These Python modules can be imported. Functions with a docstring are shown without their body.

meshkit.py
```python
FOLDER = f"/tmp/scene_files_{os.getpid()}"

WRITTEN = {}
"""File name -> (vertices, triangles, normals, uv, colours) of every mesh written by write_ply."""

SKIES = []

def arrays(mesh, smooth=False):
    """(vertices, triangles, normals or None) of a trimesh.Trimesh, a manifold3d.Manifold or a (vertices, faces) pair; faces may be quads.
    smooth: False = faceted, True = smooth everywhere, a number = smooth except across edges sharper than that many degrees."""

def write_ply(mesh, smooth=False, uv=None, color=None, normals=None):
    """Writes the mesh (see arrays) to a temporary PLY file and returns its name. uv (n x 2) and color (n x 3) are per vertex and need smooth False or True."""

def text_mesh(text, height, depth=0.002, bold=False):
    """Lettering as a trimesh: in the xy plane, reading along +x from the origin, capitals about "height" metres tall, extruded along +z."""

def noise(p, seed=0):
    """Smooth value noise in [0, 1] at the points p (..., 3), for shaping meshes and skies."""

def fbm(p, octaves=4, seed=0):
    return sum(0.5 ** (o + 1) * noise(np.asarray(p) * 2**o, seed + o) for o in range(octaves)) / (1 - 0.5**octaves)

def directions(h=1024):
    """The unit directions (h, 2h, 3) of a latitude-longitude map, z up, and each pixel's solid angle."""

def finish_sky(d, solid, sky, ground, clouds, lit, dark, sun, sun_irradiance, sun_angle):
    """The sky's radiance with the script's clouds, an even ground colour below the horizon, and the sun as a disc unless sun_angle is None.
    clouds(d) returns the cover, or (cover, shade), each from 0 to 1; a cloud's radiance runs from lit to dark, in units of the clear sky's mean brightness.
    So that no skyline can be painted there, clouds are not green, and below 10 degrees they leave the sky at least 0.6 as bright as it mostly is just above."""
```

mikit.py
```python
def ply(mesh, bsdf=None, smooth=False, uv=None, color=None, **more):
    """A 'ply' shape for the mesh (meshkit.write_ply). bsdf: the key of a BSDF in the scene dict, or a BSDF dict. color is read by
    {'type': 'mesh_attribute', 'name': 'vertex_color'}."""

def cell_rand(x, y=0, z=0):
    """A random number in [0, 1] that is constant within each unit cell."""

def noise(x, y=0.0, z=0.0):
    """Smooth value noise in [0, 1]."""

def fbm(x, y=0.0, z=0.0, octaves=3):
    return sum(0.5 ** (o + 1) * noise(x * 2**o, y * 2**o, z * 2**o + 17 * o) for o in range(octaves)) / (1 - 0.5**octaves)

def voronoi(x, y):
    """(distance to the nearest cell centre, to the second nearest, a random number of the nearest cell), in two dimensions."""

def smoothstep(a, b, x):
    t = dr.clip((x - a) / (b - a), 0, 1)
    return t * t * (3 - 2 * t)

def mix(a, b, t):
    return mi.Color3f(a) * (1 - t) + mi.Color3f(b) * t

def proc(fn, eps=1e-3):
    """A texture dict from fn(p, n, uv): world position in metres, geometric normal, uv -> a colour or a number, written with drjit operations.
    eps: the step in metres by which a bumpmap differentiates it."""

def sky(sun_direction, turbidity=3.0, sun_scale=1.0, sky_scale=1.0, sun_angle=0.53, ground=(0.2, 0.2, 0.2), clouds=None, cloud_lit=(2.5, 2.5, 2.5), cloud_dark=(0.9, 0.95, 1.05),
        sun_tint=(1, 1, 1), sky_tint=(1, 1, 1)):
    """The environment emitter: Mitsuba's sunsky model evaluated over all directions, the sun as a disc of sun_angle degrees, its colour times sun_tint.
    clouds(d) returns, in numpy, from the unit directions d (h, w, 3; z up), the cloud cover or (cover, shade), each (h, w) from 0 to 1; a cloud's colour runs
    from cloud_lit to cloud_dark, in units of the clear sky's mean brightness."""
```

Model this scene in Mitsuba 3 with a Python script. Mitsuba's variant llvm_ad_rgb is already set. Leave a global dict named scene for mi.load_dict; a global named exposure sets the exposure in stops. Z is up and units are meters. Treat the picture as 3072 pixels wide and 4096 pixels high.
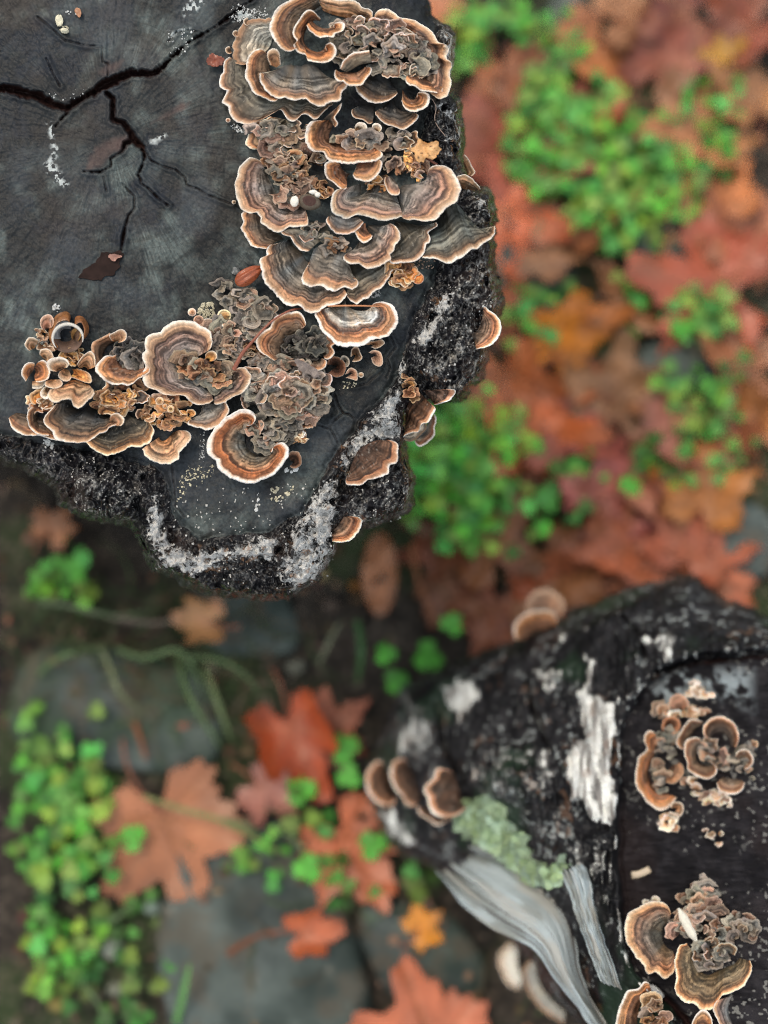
import math, numpy as np, trimesh, mitsuba as mi, drjit as dr, mikit, meshkit
from mikit import proc, noise as pn, fbm as pf, voronoi as pv, smoothstep as ps, mix as pm
from scipy.interpolate import CubicSpline, RegularGridInterpolator

# ------------------------------------------------------------------ camera, sky, exposure
TILT, HFOV, CAM_Z, FOCUS = math.radians(12), 36.0, 1.0, 0.646
TX = math.tan(math.radians(HFOV / 2))
CAM = np.array([0.0, 0.0, CAM_Z])
FWD = np.array([0, math.sin(TILT), -math.cos(TILT)])
UP = np.array([0, math.cos(TILT), math.sin(TILT)])
RIGHT = np.array([1.0, 0, 0])
T = mi.ScalarTransform4f
scene, labels = {'type': 'scene'}, {}
scene['camera'] = {'type': 'thinlens', 'fov': HFOV, 'fov_axis': 'x', 'aperture_radius': 0.0105, 'focus_distance': FOCUS + 0.001,
                   'near_clip': 0.01, 'far_clip': 200.0,
                   'to_world': T().look_at(origin=CAM.tolist(), target=(CAM + FWD).tolist(), up=UP.tolist())}
scene['sky_light'] = mikit.sky([-0.35, 0.30, 1.0], turbidity=4, sun_scale=0.34, sun_angle=24, clouds=lambda d: 1.0,
                               cloud_lit=(2.22, 2.36, 2.5), ground=(0.12, 0.12, 0.1))
exposure = 1.9

# ------------------------------------------------------------------ authoring helpers
REG = {'A': (850, 0, 2.765), 'B': (1350, 0, 2.765), 'C': (900, 600, 2.765), 'D': (1400, 600, 2.765), 'E': (150, 1200, 2.765),
       'F': (700, 1200, 2.765), 'G': (1200, 1150, 2.765), 'H': (600, 1500, 2.765), 'K': (2400, 2700, 2.765), 'L': (2400, 3496, 2.765),
       'M': (1400, 2900, 2.765), 'N': (1600, 1500, 3.318), 'R2': (800, 0, 1.3293), 'R3': (100, 1000, 1.3825), 'R4': (1200, 1000, 1.659),
       'R5': (1400, 2200, 0.9922), 'S': (0, 0, 1.0), 'P': (0, 0, 0.54004), 'Z': (0, 0, 1.6201)}
PX = 0.42 / 3072          # metres per unit of the survey grid on the cut face


def sv(reg, pts):
    """survey points of a sheet -> common survey units"""
    x, y, s = REG[reg]
    p = np.asarray(pts, float).copy()
    p[..., 0] = x + p[..., 0] / s
    p[..., 1] = y + p[..., 1] / s
    return p


def at(u, v, depth):
    a = (np.asarray(u, float) - 1536) / 1536 * TX
    b = (2048 - np.asarray(v, float)) / 1536 * TX
    ray = FWD + a[..., None] * RIGHT + b[..., None] * UP
    return CAM + ray * np.asarray(depth, float)[..., None]


def ground_depth(u, v, z=0.0):
    b = (2048 - np.asarray(v, float)) / 1536 * TX
    return (z - CAM_Z) / (FWD[2] + b * UP[2])


def fb(u, v, s, seed=0, o=3):
    return meshkit.fbm(np.stack([np.asarray(u) / s, np.asarray(v) / s, np.full(np.shape(u), seed * 7.31)], -1), o, seed)


def n1(u, v, seed=0):
    return meshkit.noise(np.stack([np.asarray(u, float), np.asarray(v, float), np.full(np.shape(u), seed * 3.17)], -1), seed)


def sst(a, b, x):
    t = np.clip((x - a) / (b - a), 0, 1)
    return t * t * (3 - 2 * t)


def seg_dist(u, v, pts, closed=False, widths=None):
    """distance to a polyline (minus half width if widths)"""
    best = np.full(u.shape, 1e9)
    n = len(pts)
    for i in range(n if closed else n - 1):
        a, b = pts[i], pts[(i + 1) % n]
        d = b - a
        t = np.clip(((u - a[0]) * d[0] + (v - a[1]) * d[1]) / max(d @ d, 1e-9), 0, 1)
        q = np.hypot(u - a[0] - t * d[0], v - a[1] - t * d[1])
        if widths is not None:
            q = q - 0.5 * (widths[i] * (1 - t) + widths[(i + 1) % n] * t)
        best = np.minimum(best, q)
    return best


def inside(u, v, pts):
    r = np.zeros(u.shape, bool)
    n = len(pts)
    for i in range(n):
        (x0, y0), (x1, y1) = pts[i], pts[(i + 1) % n]
        if y0 == y1:
            continue
        r ^= ((y0 > v) != (y1 > v)) & (u < (x1 - x0) * (v - y0) / (y1 - y0) + x0)
    return r


def sdist(u, v, pts):
    d = seg_dist(u, v, pts, True)
    return np.where(inside(u, v, pts), d, -d)


def spline(pts, n, closed=False):
    pts = np.asarray(pts, float)
    if closed:
        pts = np.vstack([pts, pts[:1]])
    if len(pts) == 1:
        return np.repeat(pts, n, 0)
    d = np.sqrt(np.hypot(*np.diff(pts, axis=0).T)) + 1e-6
    t = np.r_[0, np.cumsum(d)]
    if len(pts) == 2:
        dense = pts[0] + (pts[1] - pts[0]) * np.linspace(0, 1, 50)[:, None]
    else:
        dense = CubicSpline(t, pts, bc_type='periodic' if closed else 'natural')(np.linspace(0, t[-1], 600))
    L = np.r_[0, np.cumsum(np.hypot(*np.diff(dense, axis=0).T))]
    q = np.linspace(0, L[-1], n, endpoint=not closed)
    return np.stack([np.interp(q, L, dense[:, 0]), np.interp(q, L, dense[:, 1])], 1)


def grid_faces(n, m, wrap=False):
    i, j = np.meshgrid(np.arange(n if wrap else n - 1), np.arange(m - 1), indexing='ij')
    a, b = i * m + j, ((i + 1) % n) * m + j
    return np.vstack([np.stack([a, b, b + 1], -1).reshape(-1, 3), np.stack([a, b + 1, a + 1], -1).reshape(-1, 3)])


taken = {}


def key_for(name):
    k = name if name not in scene and name not in taken else None
    i = 1
    while k is None:
        c = f'{name}_{i:03d}'
        if c not in scene and c not in taken:
            k = c
        i += 1
    taken[k] = 1
    return k


def thing(name, label, cat, group=None, kind=None):
    k = key_for(name)
    labels[k] = {'label': label, 'category': cat}
    if group:
        labels[k]['group'] = group
    if kind:
        labels[k]['kind'] = kind
    return k


def put(key, v, f, bsdf, color=None, uv=None, smooth=True):
    v = np.asarray(v, float)
    if color is not None:
        color = np.clip(np.broadcast_to(np.asarray(color, float), v.shape), 0, 1)
    scene[key] = mikit.ply((v, np.asarray(f)), bsdf, smooth=smooth, color=color, uv=uv)
    return key


def part(parent, name, *a, **k):
    return put(key_for(f'{parent}__{name}'), *a, **k)


def tube(path, rad, n=6):
    path = np.asarray(path, float)
    rad = np.broadcast_to(rad, (len(path),))
    tg = np.gradient(path, axis=0)
    tg /= np.linalg.norm(tg, axis=1, keepdims=True) + 1e-12
    ref = np.where(np.abs(tg[:, 2:3]) < .9, [[0, 0, 1.0]], [[1.0, 0, 0]])
    x = np.cross(tg, ref)
    x /= np.linalg.norm(x, axis=1, keepdims=True)
    y = np.cross(tg, x)
    an = np.linspace(0, 2 * np.pi, n, endpoint=False)
    v = path[None] + rad[None, :, None] * (np.cos(an)[:, None, None] * x[None] + np.sin(an)[:, None, None] * y[None])
    v = v.reshape(-1, 3)
    f = grid_faces(n, len(path), True)
    c0, c1 = len(v), len(v) + 1
    m = len(path)
    i = np.arange(n)
    f = np.vstack([f, np.stack([i * m, ((i + 1) % n) * m, 0 * i + c0], 1), np.stack([((i + 1) % n) * m + m - 1, i * m + m - 1, 0 * i + c1], 1)])
    return np.vstack([v, path[:1], path[-1:]]), f


def join(parts):
    V, F, Cc, o = [], [], [], 0
    for p in parts:
        V.append(p[0]); F.append(p[1] + o); o += len(p[0])
        Cc.append(np.broadcast_to(p[2], np.shape(p[0])))
    return np.vstack(V), np.vstack(F), np.vstack(Cc)


# ------------------------------------------------------------------ materials
VC = {'type': 'mesh_attribute', 'name': 'vertex_color'}


def two(**k):
    return {'type': 'twosided', 'bsdf': {'type': 'principled', **k}}


scene['fungus_skin'] = two(base_color=VC, roughness=0.62, specular=0.35)
scene['leaf_skin'] = two(base_color=VC, roughness=0.42, specular=0.5)
scene['green_skin'] = two(base_color=VC, roughness=0.5, specular=0.4)
scene['wet_skin'] = two(base_color=VC, roughness=0.28, specular=0.5)
scene['dry_skin'] = two(base_color=VC, roughness=0.85, specular=0.2)


def wood_fn(p, n, uv):
    # end grain: charcoal weathered wood, fine rays from the pith, pale mould and brown stain masks in uv
    qx, qy = p.x + 0.150, p.y - 0.335
    r = dr.sqrt(qx * qx + qy * qy)
    th = dr.atan2(qy, qx)
    big = pf(p.x * 26, p.y * 26, 3.0, 4)
    med = pf(p.x * 110 + 5, p.y * 110, 1.0, 3)
    ray = pn(th * 70, r * 120, 2.0) * 0.6 + pn(th * 190, r * 260, 7.0) * 0.4
    fine = pf(p.x * 900, p.y * 900, 0.0, 2)
    t = ps(0.33, 0.68, big * 0.55 + med * 0.45) * (0.56 + 0.62 * ray)
    c = pm([0.012, 0.0145, 0.0170], [0.112, 0.138, 0.134], t * t * 0.95)
    c = pm(c, [0.012, 0.016, 0.026], ps(0.50, 0.70, pf(p.x * 70 + 50, p.y * 70, 8.0, 3)) * 0.55)
    c = c * (1 - 0.30 * ps(0.10, 0.02, dr.abs(pn(r * 300 + 6 * pf(p.x * 30, p.y * 30, 0.0, 2), 0.0, 4.0) - 0.5)))
    c = pm(c, [0.060, 0.040, 0.028], ps(0.52, 0.72, pf(p.x * 34 + 30, p.y * 34, 2.0, 3)) * 0.22)
    c = c * (1 - 0.58 * dr.clip(-uv.y, 0, 1))
    c = pm(c, [0.040, 0.050, 0.062], ps(0.5, 0.8, pf(p.x * 40 + 9, p.y * 40, 5.0, 2)) * 0.5)
    c = c * (0.62 + 0.76 * fine)
    c = pm(c, [0.085, 0.055, 0.050], dr.clip(uv.y, 0, 1) * 0.8 * (0.5 + med))
    c = pm(c, [0.46, 0.50, 0.50], dr.clip(-uv.x, 0, 1) * ps(0.47, 0.60, pf(p.x * 520, p.y * 520, 4.0, 3)))
    c = pm(c, [0.026, 0.0115, 0.010], dr.clip(uv.x, 0, 1))
    return c


def bark_fn(p, n, uv):
    a = pf(p.x * 240, p.y * 240, p.z * 240, 3)
    b = pf(p.x * 60 + 3, p.y * 60, p.z * 60, 3)
    f = pf(p.x * 1100, p.y * 1100, p.z * 1100, 2)
    c = pm([0.0040, 0.0040, 0.0056], [0.018, 0.017, 0.021], ps(0.35, 0.75, 0.5 * a + 0.5 * b))
    c = c * (0.55 + 0.9 * f)
    w = dr.clip(uv.x, 0, 1)
    white = ps(0.68, 0.84, w * 0.42 + a * 0.58 + f * 0.22)
    c = pm(c, pm([0.34, 0.33, 0.33], [0.74, 0.75, 0.73], f), white)
    speck = ps(0.72, 0.78, pf(p.x * 620 + 11, p.y * 620, p.z * 620, 2)) * ps(0.5, 0.64, b)
    c = pm(c, [0.36, 0.36, 0.35], speck * 0.7)
    c = pm(c, [0.050, 0.030, 0.022], ps(0.52, 0.72, pf(p.x * 35 + 60, p.y * 35, p.z * 35, 3)) * 0.3)
    # thin pale veins following the fibre
    vein = dr.clip(uv.y, 0, 1) * ps(0.42, 0.66, 0.5 * a + 0.5 * f)
    c = pm(c, [0.46, 0.45, 0.42], vein * 0.85)
    rust = ps(0.64, 0.72, pf(p.x * 300 + 40, p.y * 300, p.z * 300, 2)) * ps(0.52, 0.66, pf(p.x * 45 + 8, p.y * 45, p.z * 45, 2))
    c = pm(c, [0.30, 0.16, 0.08], rust * 0.7 * dr.clip(uv.y * 0.5 + w, 0, 1))
    return c


def bark2_fn(p, n, uv):
    a = pf(p.x * 150, p.y * 150, p.z * 150, 3)
    b = pf(p.x * 40 + 3, p.y * 40, p.z * 40, 3)
    f = pf(p.x * 700, p.y * 700, p.z * 700, 2)
    c = pm([0.0055, 0.0055, 0.0070], [0.028, 0.027, 0.031], ps(0.35, 0.75, 0.5 * a + 0.5 * b)) * (0.6 + 0.8 * f)
    w = dr.clip(uv.x, 0, 1)
    fibre = pf(p.x * 500, p.y * 60, p.z * 90, 3)
    white = ps(0.60, 0.74, w * 0.50 + a * 0.34 + f * 0.20)
    c = pm(c, pm([0.22, 0.21, 0.20], [0.82, 0.83, 0.80], ps(0.34, 0.58, fibre)), white)
    speck = ps(0.62, 0.70, pf(p.x * 300 + 11, p.y * 300, p.z * 300, 2)) * ps(0.42, 0.56, b)
    c = pm(c, [0.42, 0.46, 0.46], speck * 0.55)
    rust = ps(0.62, 0.70, pf(p.x * 170 + 40, p.y * 170, p.z * 170, 2)) * ps(0.52, 0.62, pf(p.x * 30 + 8, p.y * 30, p.z * 30, 2))
    c = pm(c, [0.22, 0.12, 0.07], rust * 0.35)
    moss = ps(0.55, 0.70, pf(p.x * 26 + 20, p.y * 26, p.z * 26, 3))
    return pm(c, [0.02, 0.045, 0.025], moss * 0.6 * (1 - white))


def wood2_fn(p, n, uv):
    g = pn(p.x * 220, p.y * 900, 1.0)
    big = pf(p.x * 30, p.y * 30, 3.0, 3)
    med = pf(p.x * 160 + 5, p.y * 160, 1.0, 3)
    c = pm([0.0045, 0.0040, 0.0058], [0.024, 0.022, 0.026], ps(0.36, 0.75, big * 0.4 + med * 0.4 + g * 0.2))
    c = pm(c, [0.20, 0.20, 0.19], ps(0.69, 0.75, pf(p.x * 420 + 7, p.y * 420, 2.0, 2)) * ps(0.45, 0.6, big) * 0.8)
    c = pm(c, [0.035, 0.018, 0.015], ps(0.5, 0.7, pf(p.x * 22 + 9, p.y * 22, 7.0, 3)) * 0.2)
    c = pm(c, [0.25, 0.29, 0.31], dr.clip(uv.y, 0, 1) * ps(0.42, 0.62, med))
    c = pm(c, [0.022, 0.010, 0.010], dr.clip(uv.x, 0, 1))
    return c


def soil_fn(p, n, uv):
    a = pf(p.x * 20, p.y * 20, 0.0, 4)
    b = pf(p.x * 160, p.y * 160, 2.0, 3)
    c = pm([0.008, 0.007, 0.0065], [0.042, 0.034, 0.027], ps(0.3, 0.75, a * 0.5 + b * 0.5))
    c = pm(c, [0.035, 0.055, 0.020], ps(0.42, 0.62, pf(p.x * 16 + 4, p.y * 16, 1.0, 4)) * 0.75)
    c = pm(c, [0.16, 0.13, 0.10], ps(0.68, 0.74, pf(p.x * 330, p.y * 330, 6.0, 2)) * 0.8)
    return c


def stone_fn(p, n, uv):
    a = pf(p.x * 35, p.y * 35, p.z * 35, 4)
    b = pf(p.x * 400, p.y * 400, p.z * 400, 2)
    c = pm([0.026, 0.038, 0.037], [0.110, 0.136, 0.130], ps(0.28, 0.72, a)) * (0.75 + 0.5 * b)
    c = pm(c, [0.26, 0.27, 0.24], ps(0.66, 0.80, pf(p.x * 70 + 3, p.y * 70, p.z * 70, 3)) * 0.6)
    c = pm(c, [0.032, 0.062, 0.034], ps(0.30, 0.62, pf(p.x * 22, p.y * 22, 9.0, 3)) * dr.clip(uv.x, 0, 1) * 0.9)
    c = pm(c, [0.10, 0.075, 0.05], ps(0.52, 0.72, pf(p.x * 48, p.y * 48, 3.0, 3)) * 0.5)
    return c


def silver_fn(p, n, uv):
    s = pf(uv.x * 110, uv.y * 5, 1.0, 3)
    g = pf(uv.x * 7, uv.y * 2.0, 5.0, 3)
    c = pm([0.20, 0.245, 0.265], [0.60, 0.68, 0.70], s * 0.55 + g * 0.45)
    c = pm(c, [0.20, 0.21, 0.19], ps(0.48, 0.68, pf(uv.x * 5 + 20, uv.y * 5, 2.0, 4)) * 0.75)
    c = pm(c, [0.40, 0.36, 0.30], ps(0.55, 0.72, pf(uv.x * 9 + 50, uv.y * 3, 6.0, 3)) * 0.5)
    return pm(c, [0.05, 0.045, 0.045], ps(0.60, 0.78, pf(uv.x * 30 + 9, uv.y * 1.6, 3.0, 2)) * 0.85)


for nm, fn, ro in (('wood_grain', wood_fn, .55), ('bark_crust', bark_fn, .36), ('bark_flaky', bark2_fn, .55), ('dark_wood', wood2_fn, .75), ('soil', soil_fn, .85), ('stone', stone_fn, .6), ('silver_wood', silver_fn, .7)):
    scene[nm] = two(base_color=proc(fn), roughness=ro, specular={'dark_wood': .16, 'bark_crust': .5}.get(nm, .28))

# ------------------------------------------------------------------ ground
gx = np.r_[-40, -12, -4, -1.5, np.arange(-.8, .801, .004), 1.5, 4, 12, 40]
gy = np.r_[-40, -12, -4, -1.5, np.arange(-.6, 1.101, .004), 1.8, 4, 12, 40]
X, Y = np.meshgrid(gx, gy, indexing='ij')
Z = (fb(X, Y, .05, 1, 4) - .5) * .018 + (fb(X, Y, .012, 2, 2) - .5) * .005
Z *= sst(1.4, .8, np.maximum(np.abs(X), np.abs(Y - .2)))
gkey = thing('ground', 'dark damp soil with bits of moss', 'ground', kind='structure')
put(gkey, np.stack([X, Y, Z], -1).reshape(-1, 3), grid_faces(len(gx), len(gy)), 'soil', uv=np.zeros((X.size, 2)))

# ------------------------------------------------------------------ the stump in focus
OUT1 = sv('P', [(880, -60), (940, 30), (985, 75), (990, 120), (978, 175), (1000, 240), (1003, 330), (1020, 380), (1058, 415), (1076, 455), (1068, 520), (1078, 600), (1086, 650),
                (1064, 740), (1042, 820), (1000, 866), (930, 872), (885, 900), (876, 960), (902, 1045), (884, 1112), (800, 1138), (735, 1150), (725, 1195), (690, 1262), (620, 1292),
                (500, 1296), (400, 1272), (330, 1230), (297, 1165), (285, 1132), (170, 1120), (130, 1085), (82, 1030), (0, 1000), (-400, 900), (-680, 400), (-600, -300), (-100, -640), (500, -640), (800, -300)])
WOOD1 = sv('P', [(-560, -500), (860, -500), (930, 0), (940, 200), (905, 300), (950, 420), (950, 560), (925, 640), (885, 720), (850, 830), (795, 895), (725, 980), (692, 1040), (650, 1112),
                 (560, 1152), (430, 1168), (376, 1120), (362, 1045), (330, 1010), (250, 985), (130, 960), (60, 950), (-360, 850), (-600, 300)])
CHUNK = [sv('P', p) for p in ([(885, 760), (935, 690), (985, 600), (1010, 560), (1060, 560), (1085, 650), (1062, 740), (1040, 820), (1000, 862), (940, 845), (890, 800)],
                              [(995, 440), (1030, 415), (1065, 440), (1076, 480), (1050, 512), (1000, 490)],
                              [(745, 1060), (800, 1040), (880, 1000), (900, 1050), (880, 1110), (800, 1135), (745, 1120)],
                              [(940, 30), (990, 80), (985, 170), (945, 160)],
                              [(150, 1030), (250, 1020), (300, 1060), (290, 1125), (180, 1115)])]
LICH = [(sv('P', p), w) for p, w in (([(960, 620), (990, 615), (965, 690), (935, 740), (868, 775), (890, 735), (925, 680)], .95),
                                     ([(860, 772), (876, 758), (880, 860), (874, 950), (800, 965), (745, 1035), (722, 1000), (750, 940), (800, 890), (838, 850)], .9),
                                     ([(690, 1040), (735, 1030), (728, 1150), (722, 1200), (692, 1250), (640, 1285), (596, 1250), (612, 1180), (650, 1105)], .95),
                                     ([(320, 1062), (346, 1055), (354, 1130), (376, 1180), (420, 1192), (480, 1180), (560, 1160), (610, 1150), (596, 1222), (500, 1212), (420, 1246), (350, 1228), (312, 1160)], 1.05),
                                     ([(925, 225), (1000, 205), (1002, 340), (955, 345)], .72), ([(945, 30), (992, 78), (988, 170), (955, 160)], .85),
                                     ([(1010, 415), (1060, 425), (1074, 480), (1040, 470)], .8))]
CRACKS = [('Z', [(-150, 540, 55), (246, 620, 60), (340, 680, 55), (430, 700, 48), (520, 650, 36), (590, 610, 42), (680, 550, 66), (760, 510, 58), (850, 470, 56), (940, 480, 42), (1000, 480, 32), (1060, 430, 32), (1120, 370, 26), (1200, 290, 22), (1280, 240, 22), (1350, 200, 20), (1430, 150, 18), (1520, 80, 14), (1620, 10, 12), (1700, -60, 10)]),
          ('Z', [(690, 600, 30), (735, 640, 28), (735, 720, 32), (730, 770, 32), (800, 800, 32), (850, 860, 36), (870, 910, 56), (920, 950, 36), (940, 1010, 22), (920, 1080, 16), (895, 1130, 14), (920, 1190, 12), (970, 1230, 10), (1030, 1290, 8), (1090, 1330, 5)]),
          ('Z', [(870, 910, 40), (810, 930, 30), (790, 980, 20), (720, 1030, 18), (720, 1080, 16), (640, 1115, 14), (540, 1110, 6)]),
          ('Z', [(940, 980, 14), (980, 1040, 14), (1060, 1080, 14), (1140, 1100, 12), (1200, 1150, 10), (1210, 1200, 10), (1280, 1220, 9), (1340, 1260, 8), (1420, 1290, 6), (1500, 1320, 4)]),
          ('Z', [(440, 730, 20), (390, 780, 16), (360, 820, 10)]),
          ('Z', [(790, 1190, 5), (870, 1270, 8), (870, 1350, 9), (830, 1400, 12), (810, 1480, 16), (800, 1530, 24), (785, 1620, 10)]),
          ('Z', [(660, 300, 6), (665, 400, 7), (700, 410, 9), (700, 490, 13)]), ('Z', [(246, 110, 10), (330, 180, 7), (420, 260, 5), (540, 290, 5), (650, 300, 5)]),
          ('Z', [(1090, 270, 10), (1140, 210, 10), (1210, 195, 9), (1290, 205, 9)]), ('Z', [(670, 1150, 8), (690, 1240, 6)]), ('Z', [(300, 380, 5), (340, 470, 5), (390, 560, 6)]),
          ('G', [(380, 1180, 8), (420, 1300, 16), (480, 1390, 22), (540, 1400, 16), (600, 1450, 8)]), ('G', [(480, 1390, 16), (360, 1480, 16), (330, 1540, 10)]),
          ('G', [(120, 1490, 8), (340, 1570, 11), (380, 1640, 10), (420, 1720, 8)]), ('G', [(1000, 540, 9), (1060, 660, 12), (960, 780, 9), (900, 920, 8), (740, 1060, 8), (600, 1090, 6)]),
          ('G', [(960, 790, 7), (1000, 900, 8), (960, 1000, 7)]), ('H', [(240, 1000, 8), (260, 1200, 14), (280, 1450, 14), (380, 1560, 10)])]
CRK = []
for rg, c in CRACKS:
    c = np.array(c, float)
    CRK.append((sv(rg, c[:, :2]), c[:, 2] / REG[rg][2]))
STAIN = [sv('Z', [(540, 1110), (620, 960), (690, 900), (840, 880), (830, 960), (720, 1000), (640, 1090)]), sv('Z', [(1100, 720), (1180, 660), (1240, 660), (1180, 730), (980, 800)]), sv('Z', [(640, 470), (690, 410), (800, 390), (760, 460), (680, 500)])]
MOULD = [sv('Z', [(1190, 60), (1230, -20), (1330, -20), (1280, 70), (1190, 110)]), sv('Z', [(1490, 130), (1560, 60), (1650, 60), (1640, 110), (1540, 120)]),
         sv('Z', [(300, 800), (350, 800), (350, 920), (380, 980), (350, 1050), (390, 1110), (440, 1190), (410, 1220), (330, 1150), (290, 1070), (340, 980), (320, 880)]),
         sv('Z', [(960, 930), (1020, 880), (1090, 870), (1000, 930)]), sv('Z', [(1090, 210), (1240, 175), (1240, 190), (1100, 240)])]
DAMP = [sv('P', [(380, -50), (600, -50), (560, 660), (420, 720), (100, 700), (60, 640), (300, 600), (440, 420)]), sv('P', [(60, 930), (860, 620), (960, 640), (900, 790), (700, 1010), (640, 1170), (380, 1180), (340, 1000)])]
PITH = np.array([430.0, 560.0])


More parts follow.
